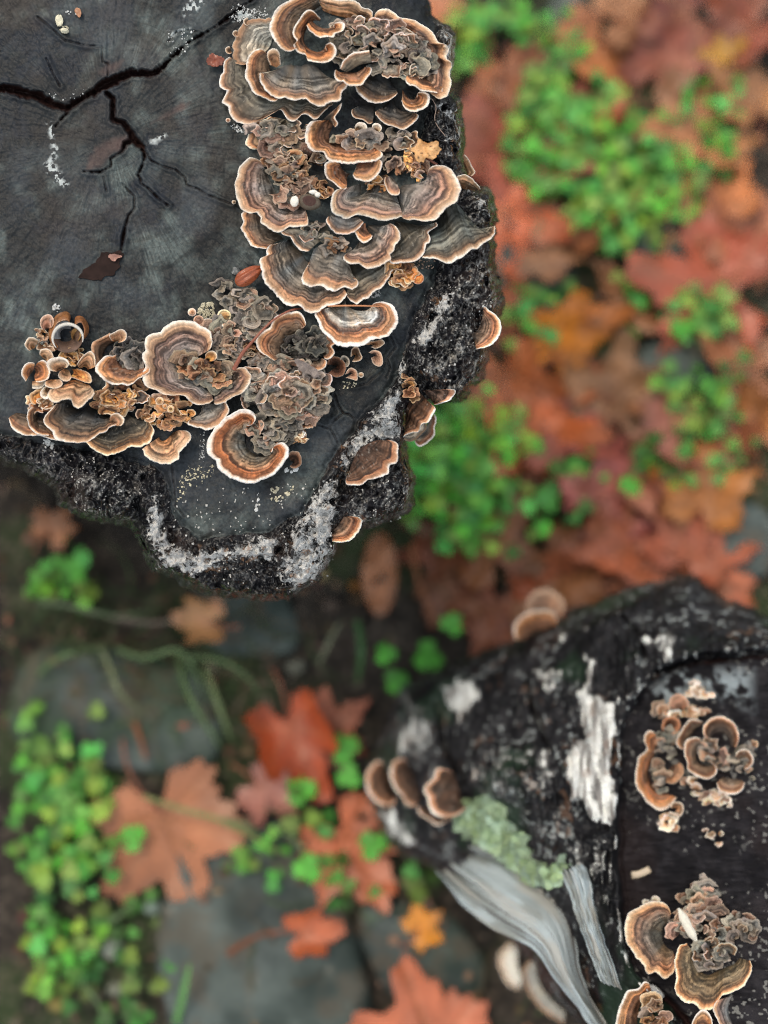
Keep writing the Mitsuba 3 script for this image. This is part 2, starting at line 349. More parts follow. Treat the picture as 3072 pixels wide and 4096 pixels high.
def top1(u, v, masks=False):
    """height above the cut plane of the stump top, and its material masks"""
    sd = sdist(u, v, OUT1) - 22 + (fb(u, v, 70, 3) - .5) * 46 + (fb(u, v, 17, 4, 2) - .5) * 20
    w = sdist(u, v, WOOD1) + (fb(u, v, 60, 5) - .5) * 46
    r, th = np.hypot(u - PITH[0], v - PITH[1]), np.arctan2(v - PITH[1], u - PITH[0])
    face = .0030 * (fb(u, v, 420, 6, 2) - .5) + .0012 * (fb(u, v, 60, 7) - .5) + .0006 * (n1(th * 60, r / 60, 8) - .5) + .0003 * (n1(th * 170, r / 30, 9) - .5) + .0008 * (fb(u, v, 22, 63) - .5) + .0006 * (fb(u, v, 9, 10, 2) - .5)
    cd = np.full(u.shape, 1e9)
    jag = (fb(u, v, 26, 11) - .5) * 22 + (fb(u, v, 8, 51, 2) - .5) * 12
    for p, ww in CRK:
        cd = np.minimum(cd, seg_dist(u, v, p, False, np.where(ww > 14, ww * 1.05, ww * .62)) + jag * float(np.clip(ww.mean() / 22, .22, 1)) + (ww.mean() < 7) * 1.2)
    ck = sst(4, -7, cd)
    face = face - ck * (.0025 + np.clip(-cd, 0, 18) * .00042) + .0011 * np.exp(-((cd - 9) / 10) ** 2)
    lump = np.abs(fb(u, v, 120, 12, 3) - .5) * 2
    rid = 1 - np.abs(fb(u, v, 36, 13, 3) * 2 - 1)
    wx, wy = u + 60 * (fb(u, v, 90, 55, 2) - .5), v + 60 * (fb(u, v, 90, 56, 2) - .5)
    p_, q_ = wx * .88 + wy * .48, -wx * .48 + wy * .88
    crest = 1 - np.abs(meshkit.fbm(np.stack([p_ / 15, q_ / 46, 0 * p_ + 2.5], -1), 2, 57) * 2 - 1)
    bark = -.008 + .016 * (fb(u, v, 150, 14, 3) - .5) + .010 * lump + .0085 * rid + .0032 * crest + .0030 * (fb(u, v, 11, 15, 2) - .5)
    for p in CHUNK:
        q = sdist(u, v, p)
        bark = bark + (.009 + .009 * (fb(u, v, 40, 16) - .5) + .0035 * (n1(u / 9, v / 14, 17) - .5)) * sst(-6, 40, q)
    lich = np.zeros(u.shape)
    for p, ww in LICH:
        q = sdist(u, v, p) + (fb(u, v, 30, 18) - .5) * 40
        m = sst(-46, 44, q)
        lich = np.maximum(lich, m * ww)
        bark = bark + m * (.0040 + .010 * (fb(u, v, 26, 19, 3) - .5) + .004 * (fb(u, v, 9, 52, 2) - .5))
    s = sst(-22, 22, w)
    h = face * s + bark * (1 - s) - .0035 * np.exp(-(w / 16) ** 2)
    R = 130.0
    e = np.clip(sd / R, 0, 1)
    h = h - .017 * (1 - np.sqrt(np.clip(1 - (1 - e) ** 2, 0, 1))) + np.minimum(sd, 0) * PX * 15
    if not masks:
        return h
    stain = np.zeros(u.shape)
    for p in STAIN:
        stain = np.maximum(stain, sst(-14, 22, sdist(u, v, p) + (fb(u, v, 24, 20) - .5) * 30))
    for p in MOULD:
        m = sst(-10, 12, sdist(u, v, p) + (fb(u, v, 18, 21) - .5) * 30)
        ck = ck * (1 - m) - m * (ck < .3)
    damp = np.zeros(u.shape)
    for p in DAMP:
        damp = np.maximum(damp, sst(-30, 170, sdist(u, v, p) + (fb(u, v, 130, 61) - .5) * 240))
    stain = np.where(stain < .05, -damp, stain)
    vein = np.zeros(u.shape)
    for p in CHUNK[:3] + [CHUNK[4]]:
        vein = np.maximum(vein, sst(-20, 30, sdist(u, v, p)))
    vein = np.maximum(vein * .9, .30) * sst(.80, .97, crest + .10 * (fb(u, v, 40, 58, 2) - .5))
    return h, sd, w, np.clip(ck, -1, 1), stain, np.clip(lich, 0, 1), vein


cu = np.r_[np.arange(-1300, -30, 45), np.arange(-30, 2032, 3.6)]
cv = np.r_[np.arange(-1250, -30, 45), np.arange(-30, 2420, 3.6)]
U, V = np.meshgrid(cu, cv, indexing='ij')
near = sdist(U, V, OUT1) > -60
H1 = np.full(U.shape, -.06)
ids = np.nonzero(near.ravel())[0]
uu, vv = U.ravel()[ids], V.ravel()[ids]
h, sd, w, ck, stain, lich, vein = top1(uu, vv, True)
H1.ravel()[ids] = h
SD = np.full(U.size, -99.0); SD[ids] = sd
WW = np.full(U.size, -99.0); WW[ids] = w
index = np.full(U.size, -1); index[ids] = np.arange(len(ids))
quad = grid_faces(len(cu), len(cv))
quad = quad[(SD[quad] > -24).all(1)]
pos = at(uu, vv, FOCUS - h)
isw = WW[quad].mean(1) > 0


def sub(fc, uvs):
    fc = index[fc]
    used, inv = np.unique(fc, return_inverse=True)
    return pos[used], inv.reshape(-1, 3), uvs[used]


stump = thing('tree_stump', 'blackened cracked tree stump covered in banded bracket fungi, upper left', 'tree stump')
a = sub(quad[isw], np.stack([ck, stain], 1)); part(stump, 'cut_face', a[0], a[1], 'wood_grain', uv=a[2])
a = sub(quad[~isw], np.stack([lich, vein], 1)); part(stump, 'bark', a[0], a[1], 'bark_crust', uv=a[2])
surf1 = RegularGridInterpolator((cu, cv), np.clip(H1, -.03, .03), bounds_error=False, fill_value=0.0)


def trunk_wall(key, outline, depth, drop, shift, scale, seed, name='trunk'):
    ring = spline(outline, 320, True)
    cen = ring.mean(0)
    dirn = (cen - ring) / (np.linalg.norm(cen - ring, axis=1, keepdims=True) + 1e-9)
    top = at(ring[:, 0] + dirn[:, 0] * 50, ring[:, 1] + dirn[:, 1] * 50, depth(ring[:, 0], ring[:, 1]) + drop)
    c = top.mean(0)
    bot = c + (top - c) * [scale, scale, 0] + np.r_[shift, 0]
    bot[:, 2] = -.02
    m = 60
    t = np.linspace(0, 1, m)[None, :, None]
    Pp = top[:, None] * (1 - t) + bot[:, None] * t
    out = top - c; out[:, 2] = 0; out /= np.linalg.norm(out, axis=1, keepdims=True)
    L = np.linspace(0, 60, 320)[:, None] + 0 * t[..., 0]
    S = np.sin(np.linspace(0, 2 * np.pi, 320, endpoint=False))[:, None] * 9
    Cc = np.cos(np.linspace(0, 2 * np.pi, 320, endpoint=False))[:, None] * 9
    q = np.stack([S + 0 * L, Cc + 0 * L, t[..., 0] * 5 + 0 * L], -1)
    dsp = (meshkit.fbm(q, 4, seed) - .5) * .022 + (meshkit.fbm(q * [4, 4, 1], 3, seed + 1) - .5) * .014
    Pp = Pp + out[:, None] * (dsp * sst(0, .1, t[..., 0]))[..., None]
    part(key, name, Pp.reshape(-1, 3), grid_faces(320, m, True), 'bark_crust', uv=np.full((320 * m, 2), .25))


trunk_wall(stump, OUT1, lambda u, v: np.full(u.shape, FOCUS), .022, [-.065, .075], .92, 31)

# ------------------------------------------------------------------ the second stump, lower right
OUT2 = sv('P', [(868, 1482), (960, 1440), (1100, 1388), (1230, 1318), (1360, 1268), (1490, 1236), (1560, 1290), (1660, 1330), (1900, 1400), (2150, 1650), (2200, 2300), (1900, 2500), (1500, 2480), (1330, 2330),
                (1240, 2200), (1150, 2095), (1080, 1990), (1000, 1905), (940, 1880), (858, 1850), (808, 1770), (788, 1700), (800, 1640), (848, 1560)])
FACE2 = sv('P', [(1660, 1415), (1500, 1428), (1420, 1462), (1382, 1500), (1350, 1560), (1338, 1700), (1336, 1850), (1345, 2000), (1372, 2100), (1420, 2150), (1480, 2215), (1600, 2350), (1850, 2400), (2080, 2100), (2060, 1700), (1850, 1450)])
WHITE2 = [(sv('R5', p), w) for p, w in (([(345, 530), (500, 500), (520, 570), (470, 650), (430, 690), (370, 620)], 1), ([(240, 640), (290, 660), (290, 780), (190, 810), (200, 720)], .95), ([(740, 480), (850, 470), (830, 560), (750, 570)], .9),
                                        ([(930, 420), (980, 430), (960, 560), (1000, 590), (1090, 580), (1045, 760), (1035, 830), (1065, 1000), (1055, 1110), (960, 1080), (880, 970), (850, 860), (860, 790), (915, 740), (900, 620), (862, 560), (930, 520)], 1.1),
                                        ([(1140, 350), (1280, 310), (1310, 430), (1240, 470), (1200, 400)], .85), ([(90, 1030), (180, 1030), (265, 1150), (235, 1190), (140, 1120)], .95), ([(880, 490), (915, 500), (905, 700), (865, 660)], .85),
                                        ([(530, 780), (640, 760), (660, 900), (560, 910)], .7), ([(1040, 1040), (1065, 1060), (1030, 1420), (1005, 1400)], .85), ([(1080, 600), (1240, 430), (1250, 470), (1120, 600)], .8), ([(700, 1040), (860, 1010), (900, 1160), (720, 1170)], .66),
                                        ([(600, 440), (1000, 270), (1180, 180), (1190, 200), (1000, 300), (720, 410)], .8), ([(1320, 400), (1400, 380), (1400, 430), (1320, 440)], .8), ([(1480, 370), (1560, 350), (1560, 420), (1480, 420)], .8), ([(430, 860), (600, 830), (800, 900), (820, 1000), (500, 1000)], .66), ([(500, 780), (880, 760), (900, 1000), (560, 960)], .62), ([(200, 520), (360, 690), (320, 830), (170, 840)], .7), ([(860, 1140), (1035, 1110), (1015, 1330), (880, 1300)], .72), ([(1100, 330), (1240, 440), (1120, 560), (1040, 420)], .6))]
_m = np.array([[2700 / 3072, 3800 / 4096, 1], [2700 / 3072, 2950 / 4096, 1], [2460 / 3072, 3300 / 4096, 1]])
_k = np.linalg.solve(_m, 1 / np.array([.684, .722, .712]))


def plane2(u, v):
    return 1 / np.clip(_k[0] * u / 3072 + _k[1] * v / 4096 + _k[2], 1 / .80, 1 / .655)


CRK2 = [(sv('P', [(1390, 1480), (1420, 1450), (1500, 1425), (1700, 1405)]), np.array([8, 26, 40, 40])), (sv('P', [(1345, 1330), (1380, 1370), (1395, 1420)]), np.array([10, 22, 12])), (sv('L', [(560, 1230), (720, 1420), (900, 1600), (1000, 1760)]), np.array([14, 50, 60, 60])),
        (sv('R5', [(700, 480), (730, 640), (790, 800)]), np.array([10, 34, 12])), (sv('R5', [(340, 620), (370, 760), (420, 880)]), np.array([10, 26, 8]))]


def depth2(u, v, masks=False):
    so = sdist(u, v, OUT2)
    sd = so - 18 + (fb(u, v, 110, 40) - .5) * 60 + (fb(u, v, 28, 41, 2) - .5) * 22
    w = sdist(u, v, FACE2) + (fb(u, v, 60, 42) - .5) * 26
    t = np.clip(-w, 0, None) / (np.clip(-w, 0, None) + np.clip(so, 1, None))
    big = .045 + .085 * sst(2500, 1500, u) + .03 * sst(3500, 4100, v) * sst(2600, 2100, u)
    d = plane2(u, v) + big * t ** 1.15
    d = d + .014 * np.exp(-((u - 1980) / 120) ** 2) * 0
    bark = .016 * (fb(u, v, 240, 43, 3) - .5) + .010 * (1 - np.abs(fb(u * 1.0, v * .45, 90, 44, 3) * 2 - 1)) + .005 * (fb(u, v, 24, 45, 2) - .5)
    white = np.zeros(u.shape)
    for p, ww in WHITE2:
        m = sst(-26, 30, sdist(u, v, p) + (fb(u, v, 34, 46) - .5) * 44 + (n1(u / 11, v / 75, 62) - .5) * 60)
        white = np.maximum(white, m * ww)
        bark = bark + m * (.005 + .004 * (n1(u / 14, v / 90, 53) - .5))
    line = np.exp(-((w + 16) / 13) ** 2) * (u < 2620) * sst(.40, .55, fb(u, v, 60, 60, 2))
    white = np.maximum(white, line * .95)
    bark = bark + line * .004
    face = .0050 * (fb(u, v, 130, 47) - .5) + .0020 * (fb(u, v, 26, 59) - .5) + .0012 * (n1(u / 60, v / 9, 48) - .5)
    s = sst(-16, 16, w)
    h = face * s + bark * (1 - s) - .004 * np.exp(-(w / 15) ** 2)
    cd = np.full(u.shape, 1e9)
    for p, ww in CRK2:
        cd = np.minimum(cd, seg_dist(u, v, p, False, ww))
    ck = sst(6, -10, cd + (fb(u, v, 40, 49) - .5) * 20)
    h = h - .012 * ck
    e = np.clip(sd / 110, 0, 1)
    h = h - .020 * (1 - np.sqrt(np.clip(1 - (1 - e) ** 2, 0, 1))) + np.minimum(sd, 0) * PX * 15
    if not masks:
        return d - h
    mould = sst(-30, 60, sdist(u, v, sv('R5', [(1180, 560), (1300, 470), (1600, 470), (1600, 640), (1400, 560), (1250, 640)])))
    return d - h, sd, w, ck, white, mould


cu = np.r_[np.arange(1400, 3130, 6.0), np.arange(3150, 4150, 60)]
cv = np.r_[np.arange(2230, 4150, 6.0), np.arange(4170, 4750, 60)]
U, V = np.meshgrid(cu, cv, indexing='ij')
ids = np.nonzero((sdist(U, V, OUT2) > -70).ravel())[0]
uu, vv = U.ravel()[ids], V.ravel()[ids]
dd, sd, w, ck, white, mould = depth2(uu, vv, True)
SD = np.full(U.size, -99.0); SD[ids] = sd
WW = np.full(U.size, -99.0); WW[ids] = w
index = np.full(U.size, -1); index[ids] = np.arange(len(ids))
quad = grid_faces(len(cu), len(cv))
quad = quad[(SD[quad] > -20).all(1)]
pos = at(uu, vv, dd)
isw = WW[quad].mean(1) > 0
stump2 = thing('tree_stump', 'shorter blurred stump with white flaking bark and a torn silver splinter, lower right', 'tree stump')
a = sub(quad[isw], np.stack([ck, mould], 1)); part(stump2, 'cut_face', a[0], a[1], 'dark_wood', uv=a[2])
a = sub(quad[~isw], np.stack([np.clip(white, 0, 1), .25 + 0 * white], 1)); part(stump2, 'bark', a[0], a[1], 'bark_flaky', uv=a[2])
D2 = np.full(U.size, .8); D2[ids] = np.clip(dd, .6, .9)
surf2 = RegularGridInterpolator((cu, cv), D2.reshape(U.shape), bounds_error=False, fill_value=.75)
trunk_wall(stump2, OUT2, lambda u, v: np.clip(surf2(np.stack([u, v], 1)), .68, .88), .03, [.02, 0.0], .93, 33)


# torn, silver-grey slabs of wood standing off the second stump
def slab(left, right, d0, d1, bow, name='splinter', seed=0, lab=None):
    n, m = 90, 40
    Lp, Rp = spline(sv('R5', left), n), spline(sv('R5', right), n)
    t, s = np.linspace(0, 1, n)[:, None], np.linspace(0, 1, m)[None]
    fr = .5 * (n1(s * 40 + 0 * t, 0 * t + 0 * s, seed + 3) - .5) + .6 * (n1(s * 9 + 0 * t, 0 * t + 0 * s, seed + 4) - .5)
    P2 = Lp[:, None] * (1 - s[..., None]) + Rp[:, None] * s[..., None]
    P2 = P2 + ((meshkit.fbm(np.stack([t * 14 + 0 * s, s * 2 + 0 * t, 0 * t + 0 * s + seed], -1), 3, seed) - .5) * 12)[..., None] * np.array([1, .2])
    raw = np.quantile(surf2(P2.reshape(-1, 2)).reshape(n, m), .35, axis=1)
    cf = np.polyfit(t[:, 0], np.minimum(raw, .80), 2)
    P2 = P2 + (fr * (150 * (1 - sst(0, .28, t)) + 120 * sst(.8, 1, t)))[..., None] * np.array([.75, .65])
    dep = np.polyval(cf, t) - .012 - bow * (1 - (2 * s - 1) ** 2) + .005 * (n1(s * 9 + 0 * t, t * 2.5 + 0 * s, seed) - .5) + .003 * (n1(s * 38 + 0 * t, t * 7 + 0 * s, seed + 1) - .5)
    top = at(P2[..., 0], P2[..., 1], dep)
    th = .006 * np.sqrt(np.clip(1 - (2 * s - 1) ** 2, 0, 1)) * (.4 + .6 * np.sin(np.pi * np.clip(t, .02, .98)))
    bot = top + FWD * (th + .0005)[..., None]
    v = np.vstack([top.reshape(-1, 3), bot.reshape(-1, 3)])
    f = grid_faces(n, m)
    k = part(stump2, name, v, np.vstack([f, f[:, ::-1] + n * m]), 'silver_wood', uv=np.tile(np.stack([s + 0 * t, t + 0 * s], -1).reshape(-1, 2), (2, 1)))
    if lab:
        labels[k] = {'label': lab}


slab([(352, 1300), (440, 1405), (560, 1500), (660, 1550), (740, 1600), (800, 1690), (880, 1790), (955, 1890)], [(520, 1215), (640, 1240), (740, 1300), (830, 1360), (885, 1470), (905, 1620), (945, 1750), (1020, 1890)], .835, .745, .010, lab='silver grey torn slab of wood', seed=3)
slab([(855, 1300), (880, 1400), (925, 1530), (965, 1640), (1000, 1720)], [(930, 1250), (965, 1380), (1000, 1520), (1040, 1630), (1072, 1740)], .770, .735, .006, lab='narrow silver grey strip of wood', seed=5)

# ------------------------------------------------------------------ bracket fungi
PAL = {
    'grey': [(0, .045, .047, .046), (.2, .085, .088, .082), (.42, .125, .122, .108), (.56, .085, .072, .060), (.64, .16, .115, .085), (.71, .065, .042, .032), (.76, .30, .155, .080), (.87, .43, .25, .13), (.92, .56, .41, .27), (.955, .74, .68, .59), (1, .84, .83, .78)],
    'mauve': [(0, .06, .062, .060), (.25, .13, .125, .115), (.45, .20, .16, .14), (.58, .11, .075, .062), (.66, .25, .15, .11), (.74, .10, .06, .05), (.79, .34, .19, .11), (.88, .48, .31, .18), (.95, .66, .54, .40), (1, .80, .78, .70)],
    'brown': [(0, .05, .042, .034), (.3, .095, .072, .052), (.5, .14, .095, .062), (.62, .085, .05, .034), (.70, .24, .11, .05), (.76, .10, .048, .03), (.81, .36, .17, .07), (.90, .48, .29, .15), (.95, .72, .64, .53), (1, .85, .83, .78)],
    'orange': [(0, .10, .05, .03), (.25, .17, .085, .045), (.5, .15, .075, .045), (.58, .34, .15, .055), (.75, .44, .215, .085), (.86, .46, .25, .11), (.91, .72, .62, .50), (1, .86, .85, .80)],
    'white': [(0, .16, .16, .14), (.22, .22, .22, .20), (.40, .50, .51, .47), (.46, .26, .23, .20), (.52, .13, .075, .05), (.58, .030, .026, .026), (.66, .24, .10, .045), (.72, .38, .17, .07), (.87, .44, .22, .10), (.905, .76, .72, .65), (1, .88, .88, .85)],
    'rust': [(0, .055, .062, .058), (.22, .105, .105, .090), (.4, .19, .135, .085), (.55, .24, .125, .065), (.60, .09, .036, .020), (.65, .30, .105, .030), (.80, .31, .11, .033), (.845, .22, .085, .035), (.875, .55, .40, .28), (.92, .76, .71, .65), (1, .86, .85, .82)],
    'dark': [(0, .022, .023, .024), (.3, .045, .045, .043), (.5, .075, .06, .045), (.6, .035, .026, .02), (.7, .15, .085, .045), (.77, .045, .028, .02), (.83, .28, .145, .07), (.92, .46, .29, .16), (.96, .70, .60, .48), (1, .82, .80, .74)],
    'olive': [(0, .040, .042, .036), (.3, .085, .084, .068), (.5, .125, .118, .095), (.68, .10, .088, .068), (.78, .15, .105, .068), (.82, .07, .044, .03), (.86, .32, .17, .09), (.93, .52, .36, .23), (.965, .74, .67, .58), (1, .82, .80, .75)],
    'chestnut': [(0, .028, .016, .011), (.4, .052, .030, .019), (.68, .075, .041, .024), (.76, .028, .015, .012), (.80, .30, .135, .065), (.91, .40, .22, .12), (.95, .66, .54, .42), (1, .87, .86, .83)],
    'tan': [(0, .30, .145, .055), (.25, .27, .145, .070), (.45, .36, .23, .125), (.6, .24, .13, .075), (.7, .40, .25, .14), (.85, .48, .32, .19), (.94, .66, .52, .36), (1, .80, .74, .62)],
    'amber': [(0, .45, .21, .05), (.5, .50, .25, .065), (.8, .44, .22, .08), (.93, .60, .42, .22), (1, .78, .70, .55)],
    'pale': [(0, .20, .20, .165), (.4, .30, .30, .26), (.75, .27, .26, .215), (.88, .22, .14, .085), (.95, .34, .19, .10), (1, .45, .30, .18)],
    'crust': [(0, .062, .060, .057), (.5, .125, .120, .112), (.8, .185, .168, .148), (.93, .225, .203, .178), (1, .29, .268, .24)],
    'soot': [(0, .016, .016, .017), (.6, .040, .040, .040), (.9, .070, .066, .060), (1, .16, .155, .145)],
    'pink': [(0, .12, .072, .055), (.5, .19, .115, .085), (.8, .25, .155, .11), (.95, .34, .23, .17), (1, .46, .37, .30)],
    'umber': [(0, .06, .033, .02), (.5, .13, .062, .032), (.85, .26, .125, .06), (1, .40, .25, .14)],
    'bud': [(0, .34, .19, .10), (.45, .42, .27, .15), (.7, .62, .52, .38), (1, .84, .82, .74)],
}


def base_h(S, q):
    if S == 1:
        return FOCUS - surf1(q)
    return surf2(q)


def cap_mesh(margin, inner, pal, S=1, lift=.009, dz=0., ruffle=.0012, thick=.0016, seed=0, crumple=0., res=1., cren=1., bands=9, tint=(1, 1, 1), droop=.10, power=.75, fine=1., rimcol=None, ext=0.):
    rng = np.random.default_rng(seed + 77)
    L = np.hypot(*np.diff(np.asarray(margin), axis=0).T).sum()
    wid = np.median(np.linalg.norm(spline(margin, 21) - spline(inner, 21), axis=1))
    thick = min(thick, wid * PX * .16 + .0003)
    ns = int(np.clip(L / 4.4 * res, 12, 300))
    nr = int(np.clip(wid / 4.0 * res, 7, 64))
    M, I = spline(margin, ns), spline(inner, ns)
    if ext:
        I = I + (I - M) * ext * np.minimum(1, 150 / (np.linalg.norm(I - M, axis=1, keepdims=True) + 1))
        wid = wid * (1 + ext)
        nr = min(70, int(nr * (1 + ext)))
    s = np.linspace(0, 1, ns)[:, None]
    arc = s * L
    dirv = M - I
    ln = np.linalg.norm(dirv, axis=1, keepdims=True) + 1e-6
    amp = cren * min(5.0, .05 * wid + 1.0)
    off = (fb(arc, 0 * arc, 34, seed + 1, 2) - .5) * 2.2 * amp + (fb(arc, 0 * arc, 9, seed + 2, 2) - .5) * 1.3 * amp
    M = M + dirv / ln * off
    r = 1 - (1 - np.linspace(0, 1, nr)) ** 1.25
    r = r[None]
    q = I[:, None] + (M - I)[:, None] * r[..., None]
    q = q + ((fb(arc + 0 * r, r * 60 + 0 * arc, 40, seed + 3, 2) - .5) * min(10, wid * .10) * np.sin(np.pi * r))[..., None] * np.array([.7, .7])
    hb = base_h(S, I)
    hb = .45 * hb + .55 * hb.mean()
    f = r ** power * (1 - droop * sst(.72, 1, r) * 1.0) / (1 - droop)
    wave = (fb(arc, 0 * arc, max(60, wid * .9), seed + 4, 2) - .5) * 2
    hh = .0006 + dz + lift * f * (1 + .35 * wave) + ruffle * r ** 2 * (fb(arc, 0 * arc + 3, 46, seed + 5, 2) - .5) * 4
    hgt_r = r
    if ext:
        r = np.clip((r * (1 + ext) - ext), 0, 1)
    bandw = fb(arc + 0 * r, r * 12 + 0 * arc, 90, seed + 8, 2) - .5
    rr = np.clip(r + .055 * bandw + (.05 + .05 * r ** 6) * (fb(arc, 0 * arc, 55, seed + 6, 2) - .5) + .05 * r ** 8 * (fb(arc, 0 * arc, 13, seed + 26, 2) - .5), 0, 1)
    hh = hh + fine * .00045 * (n1(rr * bands * 2.2 + seed, 0 * rr + arc / 160, seed) - .5) * min(1, wid / 40) * 2
    hh = hh + fine * .0005 * (n1(arc / 5 + 0 * r, r * 5 + 0 * arc, seed + 9) - .5) * r
    if crumple:
        hh = hh + crumple * ((1 - np.abs(fb(q[..., 0], q[..., 1], 42, seed + 10, 3) * 2 - 1)) - .6) * np.clip(1.15 - r, 0, 1)
    if S == 1:
        hh = np.maximum(hh - 0, (surf1(q) - (FOCUS - hb)[:, None]) + .0012 * (1 - 0 * r))
    top_d = hb[:, None] - hh
    top = at(q[..., 0], q[..., 1], top_d)
    # rounded edge and pale underside
    th = thick * np.clip(np.minimum(s, 1 - s) * 12, .15, 1)
    rows = []
    for dr_, dh in ((.18, .28), (.22, .65), (.02, 1.0)):
        qq = M + dirv / ln * (dr_ * th / PX)
        rows.append(at(qq[:, 0], qq[:, 1], (hb - hh[:, -1]) + (dh * th)[:, 0]))
    for k, dh in ((.93, 1.3), (.84, 1.6)):
        qq = I + (M - I) * k
        kk = np.argmin(np.abs(hgt_r[0] - k))
        rows.append(at(qq[:, 0], qq[:, 1], (hb - np.minimum(hh[:, kk], hh[:, -1])) + (dh * th)[:, 0]))
    # underside: back towards the place of attachment
    for k in (.7, .35, .08):
        qq = I + (M - I) * k
        kk = np.argmin(np.abs(hgt_r[0] - k))
        rows.append(at(qq[:, 0], qq[:, 1], hb - np.maximum(hh[:, kk] - .0028 - thick, -.004)))
    v_rim = np.concatenate([np.stack([top[:, -1]] + rows, 1)], 1)
    # colour rings
    tab = np.array(PAL[pal])
    if PAL[pal][-1][1] > .6:
        tab[:, 0] = np.where(tab[:, 0] > .8, .8 + (tab[:, 0] - .8) ** .8 * (.2 ** .2), tab[:, 0])
    col = np.stack([np.interp(rr, tab[:, 0], tab[:, k]) for k in (1, 2, 3)], -1)
    ring = n1(rr * bands + seed * 1.7, 0 * rr + arc / 260, seed + 11)
    ring2 = n1(rr * bands * 3.1 + seed, 0 * rr + arc / 140, seed + 12)
    fib = n1(arc / 4 + 0 * r, r * 4 + 0 * arc, seed + 13)
    blot = fb(q[..., 0], q[..., 1], 34, seed + 14, 3)
    inn = sst(1.0, .7, rr)
    g = 1 + inn * (.95 * (ring - .5) + .55 * (ring2 - .5)) + .46 * (fib - .5) + .75 * inn * (blot - .5) + (.25 + .55 * inn) * (fb(q[..., 0], q[..., 1], 9, seed + 15, 2) - .5)
    l1 = n1(rr * bands * 2.5 + 5.1 * seed, arc / 420 + 0 * rr, seed + 21)
    l2 = n1(rr * bands * 3.0 + 2.7 * seed, arc / 380 + 0 * rr, seed + 22)
    g = g * (1 - .70 * inn * sst(.11, .03, np.abs(l1 - .5))) * (1 + .85 * inn * sst(.095, .03, np.abs(l2 - .5)))
    l3 = n1(rr * bands * 5.2 + 1.3 * seed, arc / 300 + 0 * rr, seed + 23)
    g = g * (1 + .8 * inn * (l3 - .5))
    warm = (fb(arc + 0 * r, r * 50 + 0 * arc, 70, seed + 16, 2) - .5) * inn
    col = col * np.clip(g, .25, 2)[..., None] * (1 + warm[..., None] * np.array([.7, .1, -.5]))
    lum = col @ np.array([.3, .5, .2])
    col = col * .86 + .14 * lum[..., None] * np.array([1.08, 1.0, .92])
    hair = sst(.72, .85, fb(q[..., 0], q[..., 1], 6.5, seed + 17, 2)) * inn * .35     # pale down on the old zones
    col = col * (1 - hair[..., None]) + hair[..., None] * np.array([.36, .36, .33])
    col = col * np.asarray(tint) * np.array([1.10, 1.0, .95]) * (1 + .38 * sst(.80, .55, rr) * inn)[..., None] if pal not in ('crust', 'soot', 'pink', 'umber') else col * np.asarray(tint) * np.array([1.2, 1.12, 1.02])
    crim = np.empty(v_rim.shape)
    crim[:, 0] = col[:, -1]
    wh = (np.array([.90, .895, .87]) if rimcol is None else np.asarray(rimcol)) * np.clip(np.array(PAL[pal][-1][1:]).max() / .8, .35, 1.04)
    crim[:, 1:4] = wh
    crim[:, 4:] = wh * [.92, .88, .78]
    return top, col, v_rim, crim, ns, nr


def fungus(reg, margin, inner, pal, label, S=1, name='bracket_fungus', cat='fungus', split=True, mreg=None, **k):
    global FSEED
    FSEED += 1
    k.setdefault('ext', next((e for t_, e in EXT if t_ in label), 0.))
    m, i = sv(reg, margin), sv(mreg or reg, inner)
    top, col, rim, crim, ns, nr = cap_mesh(m, i, pal, S, seed=FSEED, **k)
    key = thing(name, label, cat)
    part(key, 'cap', top.reshape(-1, 3), grid_faces(ns, nr), 'fungus_skin', color=col.reshape(-1, 3))
    part(key, 'rim', rim.reshape(-1, 3), grid_faces(ns, rim.shape[1]), 'fungus_skin', color=crim.reshape(-1, 3))
    return key


FSEED = 0
EXT = [('biggest lowest', .25), ('dull grey-brown', .5), ('round banded bracket with frilly', .45), ('olive bracket with crimped', .45), ('broad grey fan', .25), ('joined to the left of the large ear', .45), ('small grey crescent', .6), ('pinkish banded lip', .5),
       ('notched left edge', .4), ('dark crescent bracket', .5), ('thin dark crescent', .8), ('short dark shelf', .8), ('crinkled front', .45), ('wide olive-brown', .3), ('half-moon orange', .5), ('ear-shaped orange', .4), ('ragged grey', .25), ('just under the notch', .5),
       ('dark ringed bracket behind', .6), ('black-centred bracket with', .3), ('curved orange bracket with', .35), ('oval bracket', .3), ('faded folded', .5)]


def lobe_fan(c, R, phi, spread, squash=.8, rng=None):
    a = np.linspace(phi - spread / 2, phi + spread / 2, 13)
    rad = R * (1 + .16 * np.cos(5 * a + phi * 3) * rng.uniform(.2, 1)) * (1 + rng.uniform(-.12, .12, 13))
    m = c + np.stack([np.cos(a) * rad, np.sin(a) * rad * squash], 1)
    i0 = c - .25 * R * np.array([math.cos(phi), math.sin(phi)])
    side = np.array([-math.sin(phi), math.cos(phi)]) * .18 * R
    return m, np.array([i0 - side, i0, i0 + side])


